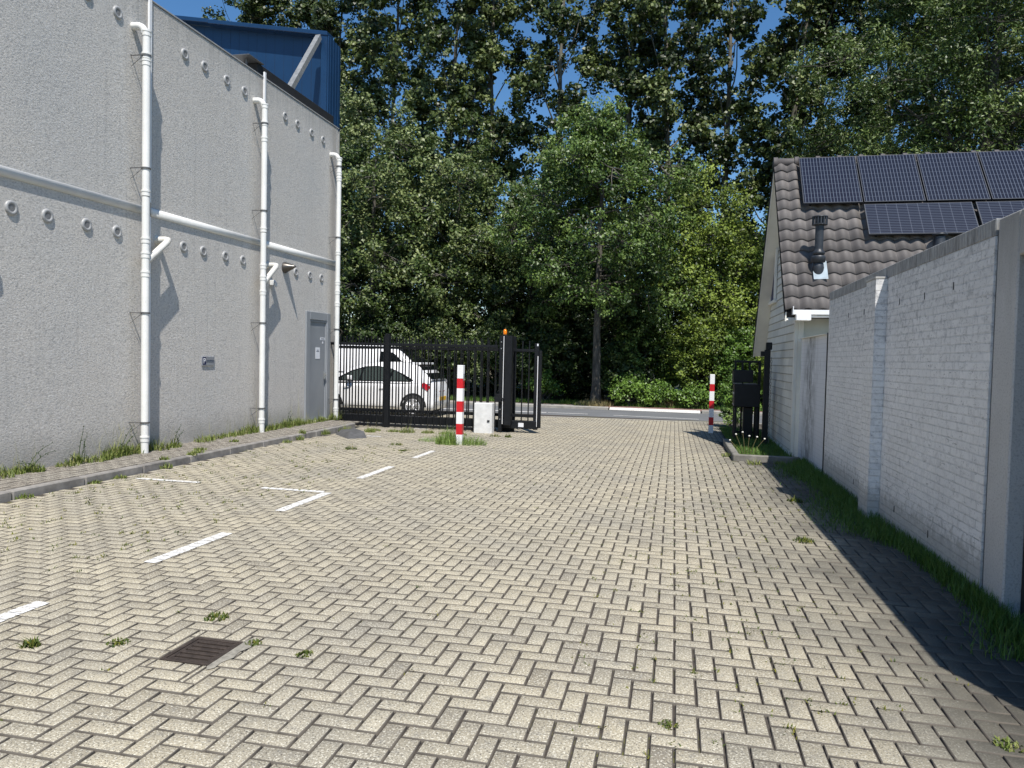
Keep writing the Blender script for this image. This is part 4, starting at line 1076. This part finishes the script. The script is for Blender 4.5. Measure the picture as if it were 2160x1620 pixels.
def tree(name,label,base,H,tr,blobs,ncl,nper,size,leafm,barkm,crad=.5,group=None,trunk_top=None,cat='tree',aspect=.62,droop=0,shell=.45,lean=(0,0),branch_sweep=.5,twigs=True,up=.35,minz=0):
    t=thing(name,label,cat,base,group); bx_,by_,bz_=base
    tm=MB(); tt=trunk_top or H*.85
    pts=[];rs=[]
    for k in range(11):
        f=k/10; pts.append(Vector((bx_+lean[0]*f**1.2+rng.normal()*.05*f*tr*6,by_+lean[1]*f+rng.normal()*.05*f*tr*6,bz_-.15+(tt+.15)*f))); rs.append(tr*(1-.80*f)*(1.35 if k==0 else 1))
    tm.tube(pts,rs,10)
    def tp(z):
        f=min(1,max(0,(z-bz_)/tt)); i=min(9,int(f*10)); return pts[i].lerp(pts[i+1],f*10-i),tr*(1-.8*f)
    tot=sum(b[3]*b[5]*b[4] for b in blobs)**1.0; C=[];T=[];CR=[]
    for b in blobs:
        k=max(3,int(round(ncl*(b[3]*b[4]*b[5])/tot)))
        P=blobpts(b,k,shell); bt=rng.normal(.48,.15)
        z0=max(bz_+tt*.12,minz,b[2]-branch_sweep*math.hypot(b[0]-bx_,b[1]-by_)-b[5]*.4)
        q,r_=tp(z0); lp=limb(tm,q,(b[0],b[1],b[2]+b[5]*.3),max(.02,r_*.42),.012)
        if twigs:
            for p in P[::2]:
                a=min(lp,key=lambda w_:(w_-Vector(p)).length+max(0,w_.z-p[2])*.5)
                limb(tm,a,p,.022,.006,.15,3)
        C.append(P); T.append(np.clip(bt+rng.normal(0,.18,k),0,1)); CR.append(np.full(k,crad*.84)*rng.uniform(.45,1.5,k))
    C=np.vstack(C);T=np.concatenate(T);CR=np.concatenate(CR)
    tm.build('trunk',barkm,t,fix=False)
    V,Q,ti=leaves(C,CR,nper,size,T,aspect,up=up,droop=droop)
    npmesh('crown',V,Q,leafm,t,tint=ti)
    return t
QF=1.0
# central street tree
bl=[]
for k in range(40):
    f=k/39; z=4.1+6.9*f; rr_=4.1*math.sin(math.pi*min(1,(f*.80+.2)))**.8*(1-.35*f); a=k*2.4
    bl.append((-3.2+math.cos(a)*rr_*.75,28.8+math.sin(a)*rr_*.75,z-.3*rr_*.3,*(rng.uniform(.8,1.75)*np.array([1,1,.62]))))
    bl[-1]=(bl[-1][0]+rng.normal()*.4,bl[-1][1]+rng.normal()*.3,bl[-1][2]+rng.normal()*.25,*bl[-1][3:])
tree('street_tree','slender street tree with bare lower trunk standing on the verge across the road',(-3.0,28.8,-.15),11.2,.185,bl,820,75,.13,M['hornbeam'],M['bark'],.50,trunk_top=10.2,branch_sweep=.05,minz=4.7,aspect=.5,droop=.8)
# maple mass, left
def rowtree(name,label,x,y,H,w,z0,mat,nc,npr,size,crad=.55,group=None,nb=14,bark='bark',cat='tree',tr=.2,**kw):
    bl=[]
    for k in range(nb):
        f=(k+.5)/nb; a=k*2.39996+x; prof_=math.sin(math.pi*(.18+.74*f))**.7
        r_=w*prof_; bl.append((x+math.cos(a)*r_*.6,y+math.sin(a)*r_*.6,z0+(H-z0)*f,r_*.62,r_*.62,(H-z0)/nb*1.9))
    return tree(name,label,(x,y,-.16),H,tr,bl,nc,npr,size,mat,M[bark],crad,group,**kw)
G='broadleaf trees across the road'
rowtree('maple_tree','broad dark maple right behind the warehouse corner and the drainpipe',-13.6,31.5,12.8,3.3,1.2,M['maple'],620,70,.15,group=G,nb=20)
rowtree('maple_tree','dark maple with pale leaf tips above the white van roof',-9.8,32.0,11.6,3.0,1.0,M['maple'],560,70,.15,group=G,nb=18)
rowtree('maple_tree','lower maple between the van and the amber lamp post',-6.4,32.3,8.6,2.6,.8,M['maple'],430,70,.15,group=G,nb=16)
rowtree('maple_tree','dense tree rising behind the left end of the blue roof block',-17.5,33.5,15.5,3.4,1.5,M['maple'],460,65,.16,group=G,nb=18)
rowtree('field_maple','yellow green tree left of the house gable and right of the street tree',1.2,31.5,9.0,2.6,.5,M['yellowgreen'],520,75,.12,group=G,nb=18,cat='tree')
rowtree('field_maple','bushy yellow green tree directly behind the house gable',4.2,32.0,8.2,2.4,.5,M['yellowgreen'],300,65,.13,group=G,nb=14)
rowtree('elder_bush','shadowy bush behind the street tree trunk',-3.2,32.0,6.6,2.5,.2,M['dark'],380,70,.14,group=G,nb=14,cat='bush')
# big feathery tree right, behind house
bl=[]
for k in range(52):
    f=k/51; a=k*2.39996; r_=5.6*math.sin(math.pi*(.22+.60*f))**.8*math.sqrt(((k*7)%11+1)/11)
    bl.append((11.0+math.cos(a)*r_,29.5+math.sin(a)*r_*.7,5.0+14.5*f,2.3,1.9,1.6))
tree('ash_tree','huge bright feathery tree filling the corner above the solar panels',(10.5,29,-.16),19,.33,bl,3000,90,.135,M['willow'],M['bark'],.62,trunk_top=17,aspect=.36,droop=.5)
rowtree('lime_tree','rounded pale tree showing just above the left end of the roof ridge',6.3,30,9.6,2.1,1.5,M['willow'],300,80,.12,nb=12)
# tall poplars
def poplar(x,y,H,w,label,lean=(0,0),nc=330,z0=6,forks=0):
    bl=[]
    n=26
    for k in range(n):
        f=(k+.5)/n; a=k*2.39996+x*3; r_=w*(.45+.55*math.sin(math.pi*(.15+.75*f)))*(.55+.45*((k*5)%7)/7)
        z=z0+(H-z0)*f
        lx=lean[0]*((z)/H)**1.2; ly=lean[1]*z/H
        bl.append((x+lx+math.cos(a)*r_,y+ly+math.sin(a)*r_,z,1.15,1.15,1.35))
    tree('poplar_tree',label,(x,y,-.16),H,.21,bl,int(nc*2.0),44,.185,M['poplar'],M['barkp'],.44,'tall poplars behind the row',trunk_top=H*.92,aspect=.85,lean=lean,branch_sweep=1.5,shell=.2,up=.1)
pops=[(-27,42,24.5,3.0,'poplar crown peeping over the left end of the blue roof',(0,0),520),
(-23,42,23.5,3.0,'poplar crown above the middle of the blue roof',(0,0),560),
(-19.5,40,23.5,2.6,'poplar just left of the blue roof corner',(0,0),480),
(-15.8,38,25,2.3,'poplar rising right of the blue roof corner',(.6,0),420),
(-12.6,37,25,2.2,'poplar behind the tallest dark maple',(1.4,0),400),
(-9.6,38,26,2.1,'poplar with pale stems left of the street tree',(-.4,0),360),
(-6.2,37,26,2.0,'poplar whose straight bare trunk shows left of the street tree crown',(.3,0),330),
(-3.0,38,26,2.0,'poplar directly behind the street tree crown',(.7,0),370),
(-.2,37,26,2.0,'poplar right of the street tree crown',(-1.0,0),360),
(2.2,38,26,2.0,'poplar whose upright trunk shows between sky gaps left of the gable',(0,0),360),
(4.2,37,26,1.9,'leaning pale stemmed poplar above the house gable',(1.9,0),330),
(5.8,39,25,2.0,'poplar leaning right above the left end of the roof ridge',(1.6,0),330),
(9.6,37,25,2.1,'dark poplar between the sky gap and the feathery tree',(-.6,0),380),
(13,38,24,2.6,'poplar behind the feathery tree',(0,0),300)]
for p in pops: poplar(p[0],p[1],p[2],p[3],p[4],p[5],p[6])
# backdrop woodland as one mass
C=[];n=1500
C=np.stack([rng.uniform(-34,24,n),rng.uniform(35,46,n),rng.uniform(0,1,n)**1.1*8.0],1)
V,Q,ti=leaves(C,np.full(n,.95),85,.26,rng.uniform(.1,.6,n))
o=npmesh('woodland_understory',V,Q,M['dark'],tint=ti); tag(o,'dark woodland undergrowth behind the roadside trees','undergrowth',kind='stuff')
# roadside shrubs
def shrub(x,y,w,h,mat,label,nc=60,npr=70,size=.10,crad=.32,z0=None,name='shrub'):
    bl=[];n=9; zb=-.16 if z0 is None else z0
    for k in range(n):
        a=k*2.39996; f=(k+.5)/n; r_=w*math.sqrt(f)*.75
        bl.append((x+math.cos(a)*r_,y+math.sin(a)*r_*.7,zb+h*(.35+.45*(1-f)*1.0)+.05,w*.42,w*.4,h*.32))
    t=tree(name,label,(x,y,zb),h,.03+.01*h,bl,nc,npr,size,mat,M['bark'],crad,'roadside shrubs',trunk_top=h*.6,cat='shrub',shell=.2,twigs=False)
shs=[(-12.8,29.9,1.7,3.4,'dark','dark shrub at the drainpipe end of the hedge'),
(-10.0,30.0,1.7,3.8,'maple','dark shrub behind the front of the van'),
(-7.4,30.2,1.6,3.6,'maple','tall shrub above the hatchback rear'),
(-5.1,30.4,1.5,3.4,'dark','dark shrub between the bollard and the amber lamp'),
(-5.2,29.4,.7,1.2,'bright','small bright shrub seen through the gate end'),
(-1.2,30.4,1.6,4.4,'hornbeam','tall green shrub right of the street tree trunk'),
(-1.7,28.9,.9,1.25,'bright','low bright bramble just right of the street tree trunk'),
(-.5,29.0,.9,.9,'bright','low bramble with pale flowers behind the white ramp'),
(.9,29.9,1.5,3.6,'yellowgreen','yellow green shrub behind the far striped bollard'),
(2.4,29.6,1.4,3.2,'bright','bright green shrub behind the black letterboxes'),
(3.9,29.5,1.5,3.4,'yellowgreen','yellow green shrub beside the far house wall'),
(.7,28.8,.8,.8,'bright','low bright bush behind the kerb left of the far bollard'),
(-2.2,29.9,1.2,2.6,'dark','shaded shrub close behind the street tree trunk')]
for x,y,w_,h,mt,lab in shs: shrub(x,y,w_,h,M[mt],lab,nc=int(45*w_*h),npr=60,size=.10 if mt!='dark' else .13)
shrub(1.75,21.3,.55,1.5,M['bright'],'leafy bush at the roadside between the far bollard and the letterboxes',70,55,.075,.2,-.16)
shrub(1.5,20.3,.35,.6,M['hornbeam'],'small dark bush at the foot of the far striped bollard',30,50,.06,.15,-.13)
# ---- grass
def blades(P,h,wd,lean=.4,seg=3):
    """P (n,3) root, h (n,) -> V,Q (strips), tint"""
    n=len(P); a=rng.uniform(0,2*np.pi,n); d=np.stack([np.cos(a),np.sin(a)],1); la=rng.uniform(.1,1,n)*lean
    sd_=np.stack([-d[:,1],d[:,0]],1); V=[]
    for k in range(seg+1):
        f=k/seg; w_=wd*(1-f)**.7*.5+.0003
        x=P[:,0]+d[:,0]*la*h*f**1.6; y=P[:,1]+d[:,1]*la*h*f**1.6; z=P[:,2]+h*(f-.25*la*f*f)
        for s in(-1,1): V.append(np.stack([x+s*sd_[:,0]*w_,y+s*sd_[:,1]*w_,z],1))
    V=np.stack(V,1).reshape(-1,3); m_=2*(seg+1); Q=[]
    base=np.arange(n)*m_
    for k in range(seg): Q.append(np.stack([base+2*k,base+2*k+1,base+2*k+3,base+2*k+2],1))
    return V,np.vstack(Q),np.tile(rng.normal(.45,.25,n),seg)
def tuft(x,y,z,r,h,n,mat,label,group,name='grass_tuft',wd=.008,lean=.9,stalks=0):
    a=rng.uniform(0,6.283,n); rr_=r*np.sqrt(rng.random(n)); P=np.stack([x+rr_*np.cos(a),y+rr_*np.sin(a),np.full(n,z)],1)
    hh=h*rng.uniform(.4,1.1,n)*(1-.5*rr_/r)
    V,Q,t=blades(P,hh,wd,lean)
    if stalks:
        k=stalks; a=rng.uniform(0,6.283,k); P=np.stack([x+r*.4*np.cos(a),y+r*.4*np.sin(a),np.full(k,z)],1)
        V2,Q2,t2=blades(P,h*rng.uniform(1.5,2.8,k),.004,.5); t2=t2*0+.95
        Q=np.vstack([Q,Q2+len(V)]); V=np.vstack([V,V2]); t=np.concatenate([t,t2])
        # seed heads
        C=P+np.array([0,0,1])*h*1.9
    t=np.clip(t,0,1)
    o=npmesh(name,V,Q,mat,tint=t); o.data.transform(Matrix.Translation((-x,-y,-z))); o.location=(x,y,z)
    tag(o,label,'grass tuft' if name=='grass_tuft' else 'weed',group); return o
wallx=lambda y:L(y,0,0)[0]
places=[]
rs_=random.Random(5)
y=6.9
desc=['left of the nearest drainpipe','between nearest and middle drainpipes','between middle drainpipe and door','beside the door']
cnt=[0,0,0,0]
ordn=['first','second','third','fourth','fifth','sixth','seventh','eighth','ninth','tenth','eleventh','twelfth','thirteenth','fourteenth','fifteenth','sixteenth','seventeenth','eighteenth','nineteenth','twentieth','twenty-first','twenty-second']
while y<16.6:
    k=0 if y<9.85 else 1 if y<13.1 else 2 if y<15 else 3
    dens={0:.22,1:.26,2:.24,3:.30}[k]
    if 7.7<y<8.1 or 10.5<y<10.9: y+=.3; continue
    x=wallx(y)+.06+rs_.uniform(0,.13)
    h=rs_.uniform(.12,.24)*(1.45 if (9.0<y<10.2 or 12.8<y<14.6 or y>15.9) else 1)
    lab=f'wall-foot tuft {desc[k]}, {ordn[cnt[k]]} from the left'; cnt[k]+=1
    tuft(x,y,sz(y)-.005,rs_.uniform(.09,.17),h,int(rs_.uniform(90,170)),M['grass'],lab,'tufts along the warehouse wall',wd=.012,lean=1.0,stalks=rs_.choice([0,3,6]))
    y+=dens*rs_.uniform(.8,1.3)
for i,(y,dx,h) in enumerate([(6.6,.02,.07),(8.0,.03,.06),(8.9,.03,.10),(9.05,-.1,.08),(9.6,-.05,.10),(9.85,-.12,.08),(10.15,-.3,.07),(11.3,-.45,.07),(12.2,.05,.08),(12.7,.04,.13),(13.0,-.05,.11),(13.75,.08,.15),(7.6,.02,.05)]):
    tuft(kerbx(y)+dx,y,0 if dx>0 else sz(y),rs_.uniform(.07,.12),h*1.2,90,M['grass'],f'low weed tuft on the kerb edge, {ordn[i]} from the left','tufts along the kerb',wd=.012,lean=1.1)
for i,(y,h,bend,lab) in enumerate([(7.55,.42,.30,'bent tall weed stalk with a drooping head, leftmost at the wall foot'),(8.35,.52,.05,'upright tall weed stalk standing against the rendered wall'),(9.15,.50,.22,'tall leaning weed stalk just left of the nearest drainpipe'),(10.35,.38,.12,'thin weed stalk just right of the nearest drainpipe'),(14.05,.36,.05,'weed stalk between the middle drainpipe and the grey door')]):
    x0=wallx(y)+.12; t_=thing('tall_weed',lab,'weed',(x0,y,sz(y)))
    mb=MB()
    for q in range(3):
        b0=Vector((x0+.02*q,y+.03*q,sz(y))); hh=h*(1-.22*q); pts=[b0+Vector((.01*k,bend*(k/5)**2*(1 if q<2 else -1),hh*(k/5)-bend*.3*(k/5)**3)) for k in range(6)]; mb.tube(pts,[.005,.0045,.004,.0035,.003,.002],5)
        for k in range(7):
            f=.55+.45*k/6; p=pts[0].lerp(pts[5],0) if False else pts[min(5,int(f*5))]; mb.lathe(p+Vector((random.uniform(-.012,.012),random.uniform(-.015,.015),random.uniform(-.02,.02))),[(0,-.010),(.007,0),(0,.012)],5)
    mb.build('stalks',M['weed'],t_)
    P=np.array([[x0,y,sz(y)]]*26)+rng.normal(0,.02,(26,3))*[1,1,0]; V,Q,tt_=blades(P,rng.uniform(.08,.2,26),.018,1.2); npmesh('leaves',V,Q,M['grass'],t_,tint=np.clip(tt_-.2,0,1))
# around the bollard and fence
tuft(-4.15,13.4,-.03,.30,.44,700,M['freshgrass'],'tall fresh grass left of the near striped bollard','grass by the bollard',wd=.008,lean=.7)
tuft(-3.72,13.45,-.03,.27,.27,380,M['freshgrass'],'finer grass right of the near striped bollard','grass by the bollard',wd=.006,lean=.9)
tuft(-4.65,13.75,-.03,.28,.15,220,M['freshgrass'],'thin low grass further left of the near bollard','grass by the bollard',wd=.006,lean=.9)
for i,(x,y,r,h) in enumerate([(-7.6,15.3,.2,.15),(-7.15,15.0,.18,.18),(-6.9,14.6,.15,.22),(-6.6,15.35,.2,.12),(-6.1,15.35,.15,.10),(-5.75,15.3,.18,.20),(-5.3,15.4,.15,.12),(-4.9,15.4,.15,.10),(-4.5,15.3,.12,.09),(-6.5,15.0,.12,.14)]):
    tuft(x,y,gz(y),r,h,160,M['grass'],f'grass tuft under the bar fence, {ordn[i]} in the row','tufts under the fence',wd=.010,lean=.9,stalks=2)
for i,(x,y,r,h) in enumerate([(-3.75,15.35,.12,.09),(-3.45,15.3,.08,.12)]):
    tuft(x,y,gz(y),r,h,60,M['weed'],['yellowish weed beside the white control cabinet','thin yellow weed in front of the tall gate post'][i],'weeds by the cabinet','weed',wd=.014,lean=1.2)
for i,(x,y,r,h,lab) in enumerate([(-5.45,11.75,.12,.10,'weed in the paving below the kerb ramp'),(-5.0,12.75,.13,.08,'reddish weed left of the near bollard'),(-4.55,11.9,.08,.05,'small brownish weed above the dashed bay line'),
    (-2.72,3.98,.075,.05,'leafy dark green weed just beyond the drain grate'),(-3.42,3.32,.045,.07,'small dark weed left of the drain grate'),(-3.0,3.48,.06,.03,'yellow moss weed left of the drain grate'),(-1.93,3.62,.045,.03,'small green weed right of the drain grate'),(-2.28,3.68,.045,.03,'yellow weed at the right edge of the drain grate'),
    (-.12,2.72,.04,.03,'green weed low in the paving near the bottom edge'),(.02,3.35,.05,.02,'dry brown weed in the paving near the bottom'),(1.22,7.2,.09,.08,'bright weed at the shadow edge along the paving'),(1.47,9.3,.10,.10,'bright grass weed on the shadow edge'),(1.32,12.55,.13,.15,'bright weed in front of the bed kerb'),(1.75,12.8,.09,.12,'small bright weed near the bed kerb end'),(.98,13.6,.13,.14,'yellow green weed left of the bed kerb'),(1.48,3.55,.06,.04,'pale weed at the shadow tip near the right edge')]):
    tuft(x,y,gz(y),r,h,70,M['weed'] if i<12 else M['grass'],lab,'weeds in the paving','weed',wd=.012,lean=1.3)
# dandelion-like stalks on the bed
dn=thing('dandelion_plant','pale stalked dandelion clocks growing on the planting bed kerb','plant',(1.4,13.3,.05))
mb=MB();hd=MB()
for (dx,dy,h) in((-.12,0,.36),(-.05,.02,.40),(.02,0,.34),(.10,-.02,.33),(.18,.0,.30),(-.18,.02,.25)):
    b=Vector((1.28+dx*.5,13.35+dy,.04)); e=Vector((1.28+dx*1.6,13.35+dy,.04+h)); mb.tube([b,b.lerp(e,.5)+Vector((0,0,.02)),e],.004,5); hd.lathe(e,[(0,-.016),(.014,-.01),(.018,0),(.013,.012),(0,.016)],8)
mb.build('stalks',M['straw'],dn); hd.build('seed_heads',M['cream'],dn)
# grass strip at the white wall
n=17000; yy=rng.uniform(4.6,13.0,n); wdt=.06+.12*np.clip(np.sin(yy*1.7)+np.sin(yy*.7+1)+.8,0,2.2); xx=2.17-np.abs(rng.normal(0,1,n))*wdt
k=(xx>1.45)&~((xx>2.05)&(yy>8.44)&(yy<8.9)); xx=xx[k];yy=yy[k]; n=len(xx)
V,Q,t=blades(np.stack([xx,yy,np.vectorize(gz)(yy)-.01],1),rng.uniform(.04,.17,n)*(1-.5*(2.17-xx)/.6),.007,.9)
o=npmesh('grass_strip',V,Q,M['grassdark'],tint=np.clip(t,0,1)); tag(o,'lush green grass strip along the foot of the white brick wall','grass',kind='stuff')
V=[];
n=9000; yy=rng.uniform(13.2,19.4,n); xx=rng.uniform(1.15,2.1,n)
V,Q,t=blades(np.stack([xx,yy,np.full(n,-.02)],1),rng.uniform(.03,.12,n),.008,1.0)
o=npmesh('bed_grass',V,Q,M['grassdark'],tint=np.clip(t,0,1)); tag(o,'weedy ground cover in the shaded bed beside the house','ground cover',kind='stuff')
# small weeds in the joints
n=900; P=[]
while len(P)<n:
    reg=rs_.random()
    if reg<.5: x,y=rs_.uniform(-6.9,-4.2),rs_.uniform(4.5,12.5)
    elif reg<.75: x,y=rs_.gauss(.35,.38),rs_.uniform(2.3,9)
    elif reg<.88: x,y=rs_.uniform(.4,1.6),rs_.uniform(8,13)
    else: x,y=rs_.uniform(-4,1.8),rs_.uniform(2.4,14)
    # snap to a joint line
    if rs_.random()<.5: x=(round(x/W-OX)+OX)*W
    else: y=(round(y/W-OY)+OY)*W
    P.append((x,y))
rt=[]
for (x,y) in P:
    m_=rs_.randint(3,9); sp=rs_.uniform(.008,.030)
    for _ in range(m_): rt.append((x+rs_.gauss(0,sp),y+rs_.gauss(0,sp),gz(y)-.004))
rt=np.array(rt); V,Q,t=blades(rt,rng.uniform(.006,.024,len(rt))*np.where(rt[:,0]<-4,1.7,1.0),.009,1.6,2)
o=npmesh('joint_weeds',V,Q,M['weed'],tint=np.clip(t+rng.normal(.1,.25,len(t)),0,1)); tag(o,'tiny moss and weeds growing in the paving joints','weeds',kind='stuff')
# verge grass across the road
n=26000; xx=rng.uniform(-22,9,n); yy=28.55+np.abs(rng.normal(0,.9,n)); 
V,Q,t=blades(np.stack([xx,yy,np.full(n,-.2)],1),rng.uniform(.08,.28,n),.02,.8,2)
o=npmesh('verge_grass',V,Q,M['grassdark'],tint=np.clip(t,0,1)); tag(o,'green grass verge beyond the cycle path','grass',kind='stuff')
tuft(-3.0,28.5,-.15,.75,.42,700,M['straw'],'dry pale grass around the foot of the street tree','verge tufts',wd=.02,lean=.6)
tuft(-3.3,28.3,-.15,.5,.28,300,M['grass'],'green grass left of the street tree foot','verge tufts',wd=.02,lean=.8)
tuft(-.15,28.9,-.15,.3,.8,90,M['straw'],'tall dry stalks behind the far kerb','verge tufts',wd=.015,lean=.5)
